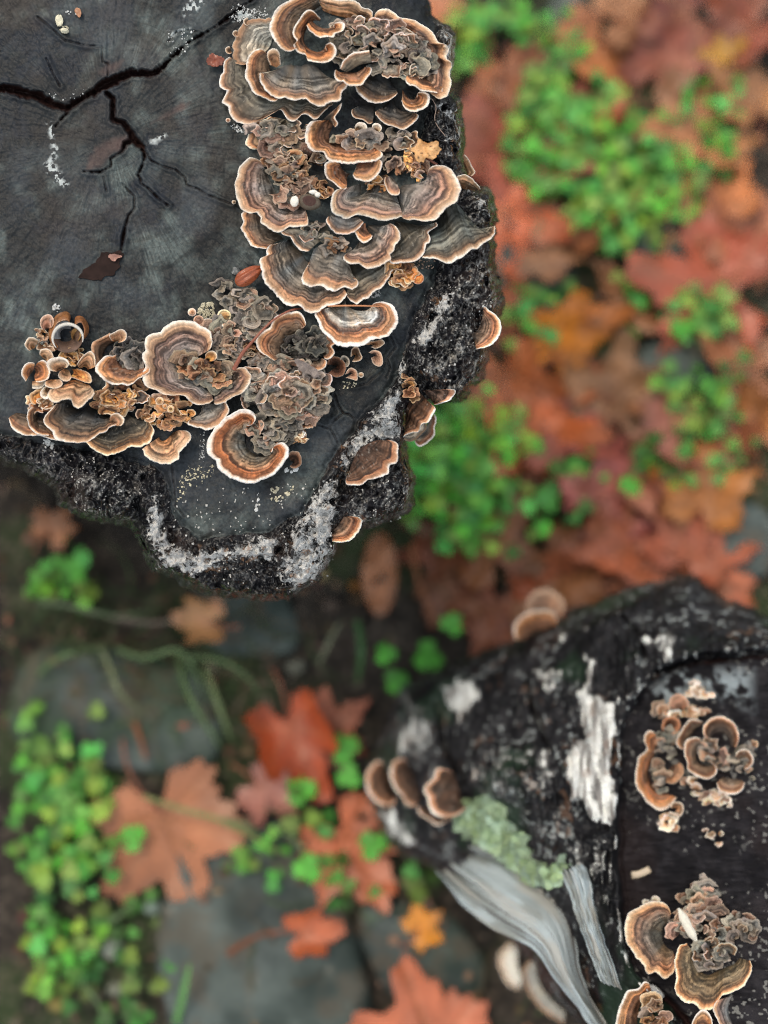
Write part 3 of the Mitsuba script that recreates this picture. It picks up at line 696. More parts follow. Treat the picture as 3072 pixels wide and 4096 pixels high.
def cluster(reg, poly, n, Rr, pals, label, S=1, dz=(.001, .007), name='fungus_cluster', seed=0, lift=.0034, part_name='lobe', out=None, crumple=.0030, tint=(1, 1, 1), ruffle=.0016):
    """a rosette of small overlapping lobes; each lobe is a part"""
    rng = np.random.default_rng(seed + 500)
    poly = sv(reg, poly)
    key = thing(name, label, 'fungus')
    lo, hi = poly.min(0), poly.max(0)
    cen = poly.mean(0)
    pts = []
    tries = 0
    while len(pts) < n and tries < 8000:
        tries += 1
        p = rng.uniform(lo, hi)
        if inside(np.array([p[0]]), np.array([p[1]]), poly)[0] and all(np.hypot(*(p - o)) > .62 * Rr[0] for o in pts):
            pts.append(p)
    pts.sort(key=lambda p: -np.hypot(*((p - cen) / (hi - lo))))
    for j, p in enumerate(pts):
        R = rng.uniform(*Rr) * rng.choice([.6, .8, 1., 1.15])
        d = p - cen if out is None else np.asarray(out, float)
        phi = math.atan2(d[1], d[0]) + rng.normal(0, 1.5)
        m, i = lobe_fan(p, R, phi, rng.uniform(2.4, 5.4), rng.uniform(.6, 1), rng)
        e = 1 - np.hypot(*((p - cen) / (hi - lo))) * 1.5
        z = dz[0] + (dz[1] - dz[0]) * np.clip(.35 + .35 * e, 0, 1) * rng.uniform(.2, 1.1)
        top, col, rim, crim, ns, nr = cap_mesh(m, i, pals[rng.integers(len(pals))], S, lift=lift * rng.uniform(.6, 1.3), dz=z, seed=seed * 40 + j, crumple=crumple, ruffle=ruffle, thick=.0007, res=1.15, cren=1.6, bands=5, tint=np.array(tint) * rng.uniform(.6, 1.35) * (1 + rng.uniform(-.05, .05, 3)), droop=.22)
        fr = grid_faces(ns, rim.shape[1]) + len(top.reshape(-1, 3))
        crim = np.where(np.arange(rim.shape[1])[None, :, None] > 0, np.minimum(crim, col[:, -1:, :] * 1.15), crim)
        part(key, part_name, np.vstack([top.reshape(-1, 3), rim.reshape(-1, 3)]), np.vstack([grid_faces(ns, nr), fr]), 'fungus_skin', color=np.vstack([col.reshape(-1, 3), crim.reshape(-1, 3)]))
    return key


# --- upper cluster
fungus('A', [(660, 205), (520, 200), (430, 218), (350, 265), (290, 340), (250, 430), (225, 520), (228, 610), (262, 690), (340, 720), (430, 690)], [(660, 440), (650, 480), (620, 540), (560, 600)], 'pale', 'pale grey-green smooth fan with beaded brown edge, upper left', lift=.005, cren=1.5)
fungus('A', [(185, 628), (125, 690), (130, 775), (85, 850), (72, 920), (110, 985), (155, 1005), (130, 1080), (108, 1130), (165, 1180), (182, 1240), (230, 1310), (290, 1358), (380, 1375), (490, 1352), (600, 1290), (700, 1235), (765, 1215), (835, 1320), (920, 1330), (1010, 1262), (1110, 1310), (1160, 1308), (1250, 1220), (1335, 1150)],
       [(320, 700), (360, 820), (440, 930), (560, 1000), (700, 1060), (900, 1090), (1100, 1100), (1300, 1120)], 'olive', 'wide olive-brown ruffled bracket at the lower left of the upper cluster', lift=.006, ruffle=.002)
fungus('A', [(600, 590), (530, 545), (460, 570), (400, 640), (375, 720), (362, 800), (370, 870), (400, 910), (440, 990), (500, 1050), (590, 1090), (690, 1115), (725, 1095)], [(650, 640), (625, 720), (640, 780), (660, 860), (690, 940), (720, 1020)], 'brown', 'narrow tongue-shaped bracket behind the wide dark front bracket, upper cluster', lift=.010, dz=.003)
fungus('A', [(525, 810), (530, 870), (560, 940), (600, 1000), (660, 1050), (720, 1090), (800, 1085), (900, 1110), (1030, 1095), (1080, 1130), (1150, 1165), (1230, 1165), (1300, 1125), (1400, 1110), (1425, 1050), (1440, 990), (1500, 935), (1445, 905)],
       [(640, 790), (690, 790), (790, 820), (890, 840), (1000, 845), (1100, 850), (1220, 840), (1350, 880)], 'grey', 'wide dark brown crinkled front bracket in the middle of the upper cluster', lift=.012, dz=.004, crumple=.003)
fungus('A', [(1100, -90), (980, -50), (900, -20), (820, 30), (740, 70), (680, 150), (640, 250), (642, 340), (672, 420), (722, 490), (780, 545), (850, 560), (925, 535)], [(1200, 60), (1120, 120), (1040, 210), (1000, 300), (980, 380), (960, 430), (950, 470)], 'brown', 'tall curved bracket with a bright white left edge at the top of the upper cluster', lift=.014, dz=.003)
fungus('A', [(1195, 205), (1150, 160), (1090, 110), (1030, 120), (1000, 170), (960, 230), (910, 300), (895, 360), (905, 410), (935, 455), (898, 490), (905, 530), (960, 590), (1030, 610), (1050, 660), (1110, 680), (1230, 690), (1330, 640), (1360, 580), (1345, 510), (1290, 478), (1252, 505), (1262, 560)],
       [(1190, 235), (1120, 230), (1060, 290), (1020, 370), (1015, 470), (1060, 530), (1130, 570), (1200, 580), (1245, 580)], 'orange', 'curled orange bracket with thick white hooked rim, top centre of upper cluster', lift=.012, dz=.006, ruffle=.002, thick=.0026)
fungus('A', [(1045, 275), (1070, 330), (1130, 380), (1190, 415), (1260, 400), (1335, 408), (1352, 370), (1420, 350), (1462, 300), (1450, 260), (1390, 245), (1345, 270), (1348, 305)], [(1100, 225), (1140, 270), (1190, 300), (1270, 318), (1330, 315)], 'orange', 'small white-lipped shelf curled inside the hooked bracket of the upper cluster', lift=.009, dz=.010, thick=.0026)
fungus('A', [(645, 720), (612, 650), (606, 590), (640, 550), (690, 545), (735, 590), (745, 650), (752, 715)], [(680, 735), (700, 745), (725, 735)], 'tan', 'small tan finger-shaped knob on the dark front bracket of the upper cluster', lift=.012, dz=.010)
for x, y, R, lab in ((385, 240, 42, 'small tan bead on the top left edge of the pale grey-green fan'), (262, 372, 40, 'small tan bead halfway down the edge of the pale grey-green fan'), (185, 555, 42, 'small tan bead lowest on the edge of the pale grey-green fan')):
    a = np.linspace(-.5, 3.6, 9) + 1.9
    fungus('A', [(x + R * math.cos(t), y - R * .95 * math.sin(t)) for t in a], [(x + 22, y + 22), (x + 26, y + 16)], 'tan', lab, lift=.006, dz=.002, name='small_fungus')
fungus('B', [(-240, -70), (-170, -30), (0, 8), (90, 5), (180, 15), (240, 55), (270, 95), (330, 100), (380, 150), (388, 210)], [(-160, 120), (-60, 160), (60, 190), (180, 220), (280, 250), (330, 270)], 'tan', 'orange-tan fan with white edge at the very top of the upper cluster', lift=.009)
fungus('B', [(405, 225), (420, 150), (480, 110), (560, 110), (640, 155), (720, 200), (820, 222), (930, 270), (1020, 330), (1080, 410), (1120, 470), (1190, 490), (1222, 560), (1200, 640), (1250, 690), (1255, 780), (1238, 830), (1256, 900), (1240, 990), (1190, 1070), (1100, 1080), (1035, 1040)],
       [(380, 420), (430, 380), (520, 380), (620, 420), (720, 470), (800, 540), (860, 620), (900, 700), (930, 780), (940, 850)], 'mauve', 'large ruffled tan bracket with scalloped white edge, right side of the upper cluster', lift=.009, dz=.002, ruffle=.0040, crumple=.007, tint=(1.0, .93, .85))
cluster('B', [(0, 260), (120, 180), (300, 240), (480, 230), (640, 270), (820, 330), (950, 430), (1040, 560), (1080, 740), (1000, 830), (760, 830), (560, 760), (420, 820), (330, 620), (200, 560), (60, 640), (-60, 560), (-80, 400)], 95, (22, 46), ['crust', 'crust', 'pink', 'crust', 'olive'], 'grey-brown crumpled mass of fused lobes on top of the upper cluster', seed=3, dz=(.006, .013))
fungus('B', [(30, 760), (60, 690), (160, 600), (290, 570), (350, 560)], [(100, 800), (160, 770), (240, 720), (330, 700), (380, 690)], 'olive', 'flat olive lobe above the small white-lipped shelf, centre of the upper cluster', lift=.003, dz=.014)
fungus('B', [(-20, 772), (-36, 830), (10, 900), (60, 905), (100, 930), (200, 945), (270, 930), (320, 870), (372, 800), (370, 750), (332, 745)], [(30, 800), (70, 800), (130, 800), (200, 800), (260, 770), (300, 740)], 'orange', 'short orange white-lipped shelf in the centre of the upper cluster', lift=.010, dz=.010, thick=.002)
fungus('B', [(195, 950), (210, 1010), (260, 1070), (330, 1120), (400, 1132), (500, 1130), (570, 1100), (630, 1060), (662, 1025)], [(320, 860), (390, 850), (470, 880), (520, 930), (590, 960), (640, 980)], 'dark', 'dark crescent bracket with tan edge below the crumpled mass of the upper cluster', lift=.009)
fungus('B', [(755, 860), (760, 900), (800, 942), (860, 950), (900, 990), (980, 1010), (1080, 1022), (1150, 1032), (1165, 975)], [(800, 810), (870, 815), (950, 850), (1020, 890), (1110, 920)], 'orange', 'wavy white-edged ribbon of fungus at the right end of the upper cluster', lift=.009, dz=.009, thick=.0024)
fungus('B', [(710, 1110), (730, 1170), (780, 1215), (850, 1230), (930, 1215), (990, 1170), (1015, 1110), (1010, 1050), (960, 1020), (890, 1030), (880, 1080)], [(720, 990), (760, 1060), (800, 1100), (840, 1110), (866, 1100)], 'orange', 'small cup-shaped bracket with thick white rim at the lower right of the upper cluster', lift=.010, dz=.002, thick=.0024)
fungus('B', [(415, 1240), (450, 1300), (510, 1350), (600, 1390), (680, 1420), (760, 1420), (820, 1370), (870, 1320), (888, 1270), (850, 1255)], [(480, 1200), (560, 1210), (650, 1235), (720, 1250), (790, 1240)], 'dark', 'thin dark crescent below the cup-shaped bracket', lift=.009)
fungus('B', [(150, 1215), (160, 1270), (200, 1300), (280, 1330), (350, 1365), (385, 1355)], [(210, 1185), (260, 1220), (330, 1240), (400, 1280)], 'dark', 'short dark shelf with tan edge left of the thin dark crescent', lift=.007)
fungus('B', [(190, 1395), (230, 1358), (290, 1370), (326, 1420), (312, 1480), (250, 1512), (205, 1515)], [(195, 1480), (210, 1490)], 'bud', 'round white-edged button, larger of the two side by side', lift=.010, name='small_fungus')
fungus('B', [(385, 1430), (388, 1385), (430, 1366), (475, 1385), (488, 1430), (460, 1462)], [(415, 1480), (440, 1482)], 'bud', 'tiny white button right of the larger white-edged button', lift=.010, name='small_fungus')
cluster('B', [(560, 1450), (740, 1430), (800, 1500), (805, 1600), (700, 1659), (600, 1620)], 9, (24, 40), ['crust', 'dark'], 'grey-green lobes beside the dry leaf fragment', seed=4)
fungus('R2', [(752, 548), (740, 590), (716, 626), (728, 655), (716, 672)], [(650, 640), (680, 645), (700, 655)], 'brown', 'upright brown blade with tan edge, rising from the white-edged bracket', lift=.013, dz=.004)
fungus('R2', [(640, 640), (590, 650), (565, 690), (562, 740), (580, 780), (620, 805), (660, 812), (680, 845), (730, 862), (800, 868), (880, 858), (950, 848), (968, 815), (945, 798)], [(700, 640), (705, 670), (690, 710), (690, 740), (720, 760), (780, 765), (840, 770), (900, 780)], 'orange', 'orange bracket with a broad white edge below the upper cluster', lift=.014, dz=.002, thick=.0022)
cluster('R2', [(700, 720), (760, 690), (860, 700), (940, 720), (1020, 800), (1040, 850), (960, 850), (900, 800), (760, 780)], 15, (24, 46), ['crust', 'pink', 'crust'], 'grey and pinkish lobes filling the orange white-edged bracket', seed=5, dz=(.004, .010))
fungus('C', [(1255, 130), (1130, 130), (1095, 180), (1105, 250), (1150, 320), (1200, 350), (1250, 410), (1330, 442), (1348, 400)], [(1280, 190), (1300, 240), (1330, 300), (1350, 350)], 'orange', 'ear-shaped orange bracket with white left edge under the broad white-edged one', lift=.009, dz=.002, thick=.002)
fungus('D', [(28, 285), (60, 320), (140, 340), (220, 335), (290, 290), (340, 220), (357, 140), (330, 108)], [(60, 205), (110, 180), (180, 140), (250, 108)], 'orange', 'half-moon orange bracket with clean white edge, centre of the cut face rim', lift=.011, dz=.006, thick=.002)
fungus('A', [(640, 1290), (500, 1350), (392, 1375), (385, 1440), (388, 1510), (372, 1590), (440, 1648), (520, 1659), (600, 1720)], [(860, 1330), (800, 1400), (820, 1500), (860, 1560), (900, 1640)], 'olive', 'flat tan-grey sheet of fungus below the wide olive-brown bracket', lift=.003, crumple=.003, tint=(1.25, 1.1, .95))
cluster('A', [(420, 1420), (560, 1390), (700, 1380), (900, 1360), (1010, 1400), (1010, 1640), (900, 1740), (700, 1740), (520, 1640)], 30, (28, 56), ['olive', 'pink', 'crust'], 'brown-grey crusty lobes on the flat tan-grey sheet', seed=6, dz=(.002, .005), lift=.003)
cluster('C', [(420, 90), (560, 20), (800, 40), (1080, 40), (1090, 130), (860, 150), (640, 100), (560, 180), (440, 170)], 20, (22, 42), ['umber', 'pink', 'olive'], 'reddish tan lumpy strip above the grey banded bracket', seed=7, dz=(.001, .005))
fungus('C', [(400, 130), (300, 95), (220, 120), (170, 200), (135, 300), (118, 400), (130, 500), (160, 600), (220, 660), (300, 695), (345, 688), (390, 752), (388, 795), (430, 835), (500, 882), (580, 906), (640, 890), (700, 852), (800, 850), (900, 832), (918, 780), (900, 700)],
       [(445, 230), (470, 290), (520, 390), (560, 480), (620, 570), (700, 610), (800, 625), (880, 640)], 'mauve', 'large grey and mauve banded bracket at the left of the middle cluster', lift=.012, bands=13)
fungus('C', [(212, 680), (185, 720), (215, 800), (180, 860), (220, 930), (250, 1000), (310, 1060), (380, 1080), (460, 1092), (500, 1050)], [(400, 740), (410, 830), (440, 900), (480, 950), (560, 985), (600, 1000)], 'brown', 'brown bracket with notched left edge, just under the large grey and mauve one', lift=.008)
fungus('S', [(1106, 975), (1070, 990), (1066, 1020), (1041, 1034), (1043, 1066), (1052, 1103), (1066, 1135), (1088, 1157), (1106, 1178), (1131, 1208), (1165, 1222), (1200, 1224), (1222, 1240), (1247, 1249), (1272, 1246), (1301, 1228), (1323, 1219), (1347, 1216), (1370, 1200), (1388, 1176)],
       [(1150, 960), (1150, 985), (1165, 1010), (1180, 1040), (1200, 1070), (1230, 1090), (1270, 1100), (1310, 1105), (1350, 1110)], 'grey', 'biggest lowest bracket of the middle cluster, with broad tan and white edge', lift=.013, bands=12, ruffle=.002)
fungus('C', [(620, 900), (680, 950), (720, 960), (770, 1040), (840, 1110), (920, 1120)], [(760, 870), (860, 860), (960, 880), (1040, 940), (1060, 1000)], 'olive', 'faded folded grey bracket between the grey and mauve one and the biggest one', lift=.005, dz=.004)
fungus('C', [(925, 1270), (870, 1350), (850, 1440), (880, 1490), (950, 1512), (1030, 1490), (1100, 1520), (1190, 1550), (1260, 1545), (1310, 1508), (1400, 1525), (1460, 1490), (1472, 1450), (1432, 1432)], [(970, 1130), (1010, 1115), (1080, 1110), (1160, 1130), (1240, 1150), (1320, 1170), (1380, 1270), (1390, 1380)], 'grey', 'ragged grey bracket with a thin frilled edge lying on the biggest one', lift=.007, dz=.007, bands=12, ruffle=.0022, cren=1.6)
fungus('S', [(1572, 1078), (1552, 1113), (1537, 1139), (1516, 1157), (1490, 1171), (1472, 1193), (1453, 1197), (1431, 1211), (1406, 1205), (1388, 1186)], [(1520, 1060), (1480, 1070), (1440, 1085), (1415, 1105), (1400, 1125), (1390, 1150)], 'olive', 'dull grey-brown bracket at the lower right behind the biggest one', lift=.009, dz=.001)
fungus('D', [(440, 815), (512, 850), (547, 920), (530, 1000), (480, 1060), (482, 1110), (440, 1150), (452, 1200), (400, 1250), (300, 1290), (200, 1306), (130, 1280), (90, 1255), (20, 1252), (-40, 1232), (-62, 1170), (-30, 1142)], [(400, 830), (330, 860), (260, 960), (190, 1040), (100, 1080), (30, 1110), (0, 1130)], 'mauve', 'round banded bracket with frilly edge in the middle of the middle cluster', lift=.012, dz=.005, bands=12, ruffle=.002)
fungus('D', [(958, 800), (972, 830), (900, 880), (868, 920), (886, 960), (870, 1020), (840, 1050), (830, 1110), (800, 1170), (740, 1210), (640, 1240), (540, 1246), (450, 1235), (455, 1175)], [(850, 830), (760, 850), (660, 880), (590, 920), (540, 980), (500, 1060), (480, 1120)], 'olive', 'olive bracket with crimped edge right of the round banded bracket', lift=.011, dz=.003)
fungus('D', [(1600, 840), (1605, 900), (1560, 980), (1490, 1020), (1420, 1080), (1340, 1100), (1260, 1170), (1180, 1210), (1120, 1250), (1040, 1245), (960, 1210), (880, 1195), (800, 1190)], [(1480, 870), (1390, 850), (1340, 780), (1230, 690), (1150, 640), (1060, 760), (960, 870), (880, 930), (840, 1060)], 'olive', 'broad grey fan spreading to the right edge of the stump', lift=.012, bands=12, tint=(.95, 1, 1))
fungus('D', [(852, 280), (880, 210), (950, 175), (1030, 175), (1110, 220), (1162, 280), (1202, 360), (1217, 430), (1200, 520), (1170, 580), (1070, 632), (1010, 700), (950, 762), (880, 786), (800, 786), (700, 766), (595, 752), (572, 725)], [(860, 330), (800, 375), (720, 375), (640, 380), (570, 400), (545, 450), (540, 530), (560, 620), (572, 680)], 'mauve', 'large ear-shaped banded bracket with tan edge at the right of the middle cluster', lift=.014, dz=.004, bands=13)
fungus('S', [(1385, 752), (1348, 759), (1330, 781), (1325, 813), (1332, 846), (1356, 864), (1388, 873), (1425, 860), (1472, 869), (1519, 878), (1552, 881), (1577, 876), (1612, 864)], [(1425, 740), (1410, 770), (1405, 790), (1430, 790), (1480, 770), (1523, 778), (1560, 790), (1595, 810)], 'mauve', 'dark grey banded bracket joined to the left of the large ear-shaped one', lift=.010, dz=.003, bands=11, tint=(.8, .85, .88))
fungus('C', [(1145, 738), (1125, 780), (1160, 850), (1220, 910), (1290, 935), (1380, 920), (1450, 882), (1500, 850), (1525, 790)], [(1200, 715), (1260, 740), (1330, 760), (1400, 765), (1490, 755)], 'grey', 'small grey crescent in the centre of the middle cluster', lift=.009, dz=.006, tint=(.9, .85, .85))
fungus('C', [(1425, 880), (1460, 950), (1510, 1010), (1560, 1018), (1610, 982), (1625, 945)], [(1480, 850), (1530, 870), (1590, 910)], 'orange', 'small pinkish banded lip beside the round banded bracket', lift=.008, dz=.006)
fungus('D', [(1180, 290), (1270, 278), (1340, 310), (1400, 370), (1445, 435)], [(1200, 400), (1260, 430), (1330, 440), (1380, 450)], 'tan', 'tan bracket peeping out behind the large ear-shaped one at the bark edge', lift=.008, dz=.004)
fungus('D', [(1262, 45), (1312, 110), (1352, 190), (1378, 245), (1340, 288)], [(1255, 150), (1275, 210), (1295, 265)], 'tan', 'narrow tan sliver of fungus on the outer bark, right of the dry leaf fragment', lift=.005, dz=.006)
fungus('D', [(390, 300), (378, 340), (400, 400), (420, 460), (470, 496), (540, 490), (548, 440)], [(450, 290), (490, 330), (520, 370)], 'mauve', 'small tan shell-like bracket left of the large ear-shaped one', lift=.007, dz=.005)
cluster('D', [(360, 90), (640, 70), (840, 140), (850, 290), (700, 330), (560, 270), (420, 220)], 22, (18, 38), ['umber', 'amber', 'pink', 'umber'], 'rusty orange lumpy growth beside the dry leaf fragment', seed=8, dz=(.002, .008))
cluster('D', [(215, 330), (340, 270), (370, 420), (320, 470), (230, 440)], 8, (18, 32), ['umber', 'amber'], 'small rusty lumps left of the small tan shell-like bracket', seed=9, dz=(.002, .006))
cluster('C', [(520, 300), (600, 120), (760, 80), (870, 160), (960, 290), (970, 420), (860, 450), (700, 420), (600, 380)], 34, (18, 36), ['pink', 'umber', 'pink', 'crust'], 'purplish brown crumpled growth inside the large grey and mauve bracket', seed=10, dz=(.003, .011))
cluster('C', [(590, 470), (700, 400), (830, 430), (830, 560), (700, 600), (610, 560)], 9, (28, 46), ['crust', 'pink'], 'grey-brown smooth lobes in the bowl of the large grey and mauve bracket', seed=11, dz=(.003, .008))
cluster('C', [(990, 330), (1100, 380), (1190, 440), (1190, 520), (1090, 520), (1000, 420)], 14, (10, 20), ['amber', 'umber'], 'bright orange granules between the two banded brackets', seed=12, dz=(.001, .005), name='fungus_granules', part_name='granule')
cluster('C', [(1100, 960), (1200, 950), (1330, 1030), (1400, 1080), (1400, 1140), (1280, 1100), (1140, 1080)], 12, (18, 34), ['crust', 'crust', 'umber'], 'little grey lobes above the ragged grey bracket', seed=13, dz=(.005, .010))
cluster('C', [(860, 870), (1000, 790), (1100, 850), (1100, 960), (960, 960), (900, 940)], 9, (26, 44), ['olive', 'crust'], 'grey-brown folds under the small grey crescent', seed=14, dz=(.003, .007))
cluster('D', [(450, 1300), (560, 1270), (690, 1290), (700, 1400), (640, 1480), (540, 1540), (470, 1480)], 14, (20, 40), ['umber', 'amber', 'umber'], 'rusty orange lobes under the olive crimped bracket', seed=15, dz=(.002, .008))
cluster('P', [(468, 606), (500, 622), (530, 634), (575, 648), (582, 672), (560, 692), (500, 664), (470, 640)], 18, (24, 46), ['crust', 'crust', 'pink'], 'grey knobbly growth just below the red-brown seed', seed=16, dz=(.002, .009))

# --- lower arc
fungus('G', [(215, 245), (155, 290), (190, 350), (220, 420), (242, 470), (330, 560), (400, 620), (480, 650), (600, 656), (680, 640), (740, 605), (830, 565), (920, 550), (1000, 500), (1060, 420), (1086, 330), (1060, 250), (1010, 190), (930, 160), (850, 165), (800, 190), (783, 250)], [(360, 215), (420, 235), (500, 260), (580, 270), (650, 265), (720, 255), (780, 255)], 'white', 'oval bracket with pale grey centre and bright white edge, below the middle cluster', lift=.012, bands=8, thick=.002)
fungus('F', [(1395, 300), (1440, 285), (1438, 240), (1400, 170), (1330, 130), (1240, 140), (1160, 170), (1080, 240), (1050, 310), (960, 360), (920, 420), (915, 500), (940, 560), (1020, 620), (1105, 668)], [(1385, 330), (1370, 370), (1310, 400), (1250, 440), (1210, 500), (1190, 560), (1170, 630)], 'brown', 'brown horseshoe bracket with white outer edge beside the curved red stalk', lift=.011, dz=.002)
cluster('F', [(1200, 450), (1360, 380), (1400, 480), (1380, 620), (1220, 640)], 12, (26, 46), ['soot', 'soot', 'soot'], 'blackish lobes in the hollow of the brown horseshoe bracket', seed=17, dz=(.001, .005))
cluster('G', [(30, 560), (120, 500), (220, 520), (240, 660), (200, 760), (90, 780), (0, 700)], 12, (26, 44), ['soot', 'crust', 'soot'], 'dark grey lobes left of the oval pale-centred bracket', seed=18, dz=(.003, .009))
fungus('G', [(300, 450), (335, 560), (398, 605), (345, 650), (378, 700), (366, 750), (310, 790), (268, 778)], [(210, 540), (230, 600), (240, 660), (250, 720)], 'brown', 'small brown curling bracket hanging under the left end of the oval one', lift=.009, dz=.003)
fungus('G', [(95, 882), (150, 912), (220, 906), (280, 872), (292, 820), (250, 785)], [(160, 810), (190, 800), (215, 795)], 'brown', 'tiny red-brown bracket with cream edge above the big crumpled rosette', lift=.008, dz=.006)
cluster('F', [(800, 750), (1000, 700), (1150, 660), (1300, 700), (1500, 760), (1640, 800), (1659, 1000), (1600, 1150), (1540, 1260), (1300, 1280), (1130, 1200), (960, 1140), (860, 1150), (780, 1000)], 78, (28, 60), ['crust', 'crust', 'olive', 'pink', 'crust'], 'big grey-brown crumpled rosette in the middle of the lower arc', seed=19, dz=(.003, .013))
cluster('F', [(1080, 880), (1250, 800), (1400, 900), (1480, 1050), (1440, 1200), (1260, 1240), (1120, 1140), (1060, 1000)], 22, (26, 54), ['olive', 'crust', 'pink'], 'olive-grey central whorl on top of the big crumpled rosette', seed=20, dz=(.010, .016))
cluster('F', [(1380, 1300), (1500, 1200), (1580, 1180), (1560, 1340), (1440, 1440), (1380, 1400)], 12, (20, 36), ['umber', 'pink', 'tan'], 'pinkish brown frills at the lower right of the big crumpled rosette', seed=21, dz=(.001, .004))
cluster('F', [(680, 0), (860, -60), (1000, 20), (1060, 140), (1040, 280), (940, 340), (840, 440), (740, 380), (660, 200)], 40, (24, 50), ['crust', 'crust', 'crust', 'olive'], 'grey knobbly crust above the curved red stalk', seed=22, dz=(.003, .012))
cluster('F', [(430, 330), (520, 230), (640, 240), (720, 380), (780, 480), (720, 580), (640, 690), (540, 620), (450, 520)], 28, (24, 50), ['crust', 'crust', 'pink'], 'pale grey crust between the largest round bracket and the red stalk', seed=23, dz=(.002, .010))
cluster('F', [(640, 500), (800, 460), (1000, 560), (1060, 660), (900, 740), (740, 640), (660, 640)], 20, (18, 36), ['crust', 'umber', 'pink', 'crust'], 'small brown and grey lobes below the curved red stalk', seed=24, dz=(.002, .007))
fungus('F', [(335, 572), (390, 540), (411, 470), (405, 400), (360, 340), (290, 290), (210, 255), (100, 235), (0, 235), (-50, 262), (-130, 310), (-180, 360), (-250, 380), (-310, 430), (-333, 500), (-333, 560), (-358, 600), (-353, 660), (-330, 720), (-335, 780), (-363, 850), (-343, 920), (-290, 970), (-210, 1000), (-120, 1040), (-30, 1056), (60, 1045), (130, 1070), (180, 1120), (260, 1150), (340, 1142), (422, 1105)],
       [(240, 640), (180, 655), (140, 680), (110, 700), (85, 730), (70, 770), (80, 810), (110, 840), (150, 850), (210, 860), (300, 900), (400, 1010)], 'mauve', 'largest round bracket with brown and grey rings, left of the pale grey crust', lift=.014, bands=14, ruffle=.0018)
fungus('F', [(432, 1120), (440, 1150), (480, 1150), (560, 1120), (650, 1060), (740, 1020), (800, 960), (835, 880), (822, 800), (770, 750), (700, 750), (640, 790)], [(430, 1030), (450, 980), (490, 940), (540, 900), (590, 870), (630, 840)], 'mauve', 'heart-half bracket joined to the right of the largest round bracket', lift=.012, bands=11)
cluster('F', [(0, 740), (140, 640), (330, 680), (500, 700), (580, 830), (520, 920), (420, 900), (300, 860), (100, 860)], 22, (24, 52), ['umber', 'pink', 'umber', 'crust'], 'rusty brown lobes in the centre of the largest round bracket', seed=25, dz=(.003, .008))
fungus('F', [(335, 640), (340, 600), (390, 565), (440, 575), (462, 620), (440, 665), (400, 678)], [(340, 660), (370, 675)], 'amber', 'bright orange button in the notch of the largest round bracket', lift=.010, dz=.003, name='small_fungus')
fungus('F', [(560, 1120), (590, 1180), (602, 1240), (560, 1300), (490, 1385), (370, 1442), (280, 1422), (200, 1400), (140, 1362), (185, 1318)], [(480, 1150), (420, 1160), (360, 1180), (310, 1210), (280, 1250), (240, 1290)], 'grey', 'grey banded bracket just under the notch of the largest round bracket', lift=.009, dz=.001)
fungus('H', [(1068, 560), (1120, 552), (1166, 490), (1150, 430), (1100, 395), (1030, 383), (960, 410), (880, 450), (800, 510), (730, 590), (670, 670), (645, 760), (645, 850), (680, 912), (740, 940), (760, 1010), (820, 1090), (900, 1140), (1000, 1176), (1090, 1192), (1180, 1180), (1270, 1140), (1380, 1080), (1470, 990), (1520, 900), (1526, 820), (1482, 758), (1420, 755), (1365, 800), (1358, 850)],
       [(1058, 590), (1050, 640), (1050, 690), (1050, 740), (1060, 780), (1090, 830), (1140, 865), (1200, 880), (1260, 880), (1320, 860)], 'rust', 'rust-orange hooked bracket with thick white edge, lowest on the wood', lift=.013, bands=8, thick=.0026)
cluster('H', [(1100, 560), (1200, 500), (1330, 490), (1430, 560), (1450, 700), (1380, 780), (1250, 790), (1130, 700)], 22, (24, 46), ['crust', 'crust', 'pink'], 'grey frilly rosette inside the rust-orange hooked bracket', seed=26, dz=(.003, .011))
cluster('H', [(1390, 500), (1480, 450), (1590, 500), (1600, 640), (1540, 730), (1440, 700)], 16, (24, 42), ['crust', 'soot', 'crust'], 'dark grey frilly rosette right of the hooked bracket', seed=27, dz=(.003, .009))
fungus('H', [(1520, 900), (1560, 850), (1630, 850), (1668, 910), (1660, 990), (1600, 1030), (1545, 1010)], [(1570, 960), (1590, 960)], 'umber', 'dark red-brown round button right of the hooked bracket tip', lift=.007, dz=.001, name='small_fungus', tint=(.6, .6, .7))
cluster('F', [(1340, 1480), (1420, 1450), (1430, 1560), (1350, 1610), (1320, 1560)], 7, (12, 20), ['bud', 'tan'], 'tiny orange and white buds at the right end of the lower arc', seed=28, dz=(.001, .004))
fungus('E', [(868, 600), (830, 615), (770, 615), (710, 650), (660, 720), (650, 780), (680, 840), (740, 890), (830, 925), (920, 937), (1020, 930), (1080, 900), (1150, 850), (1222, 800), (1228, 745)], [(870, 650), (885, 700), (920, 750), (980, 775), (1040, 785), (1100, 775), (1170, 750)], 'orange', 'curved orange bracket with white edge touching the left of the largest round bracket', lift=.011, dz=.003)
fungus('E', [(800, 365), (690, 430), (610, 470), (598, 560), (620, 650), (655, 725)], [(860, 470), (790, 500), (740, 560), (725, 620), (740, 660)], 'umber', 'pinkish brown bracket wrapped behind the curved orange one', lift=.008, tint=(1.4, 1.4, 1.5))
fungus('E', [(820, 450), (800, 390), (860, 350), (930, 325), (980, 370), (970, 440), (900, 470)], [(850, 460), (880, 465)], 'tan', 'knobbly orange lump above the pinkish brown bracket', lift=.009, dz=.002, ruffle=.003)
cluster('E', [(860, 500), (1000, 450), (1180, 470), (1215, 560), (1200, 720), (1080, 770), (920, 750), (860, 640)], 24, (26, 50), ['soot', 'soot', 'crust'], 'blackish crumpled lobes above the curved orange bracket', seed=29, dz=(.001, .006), tint=(.8, .8, .85))
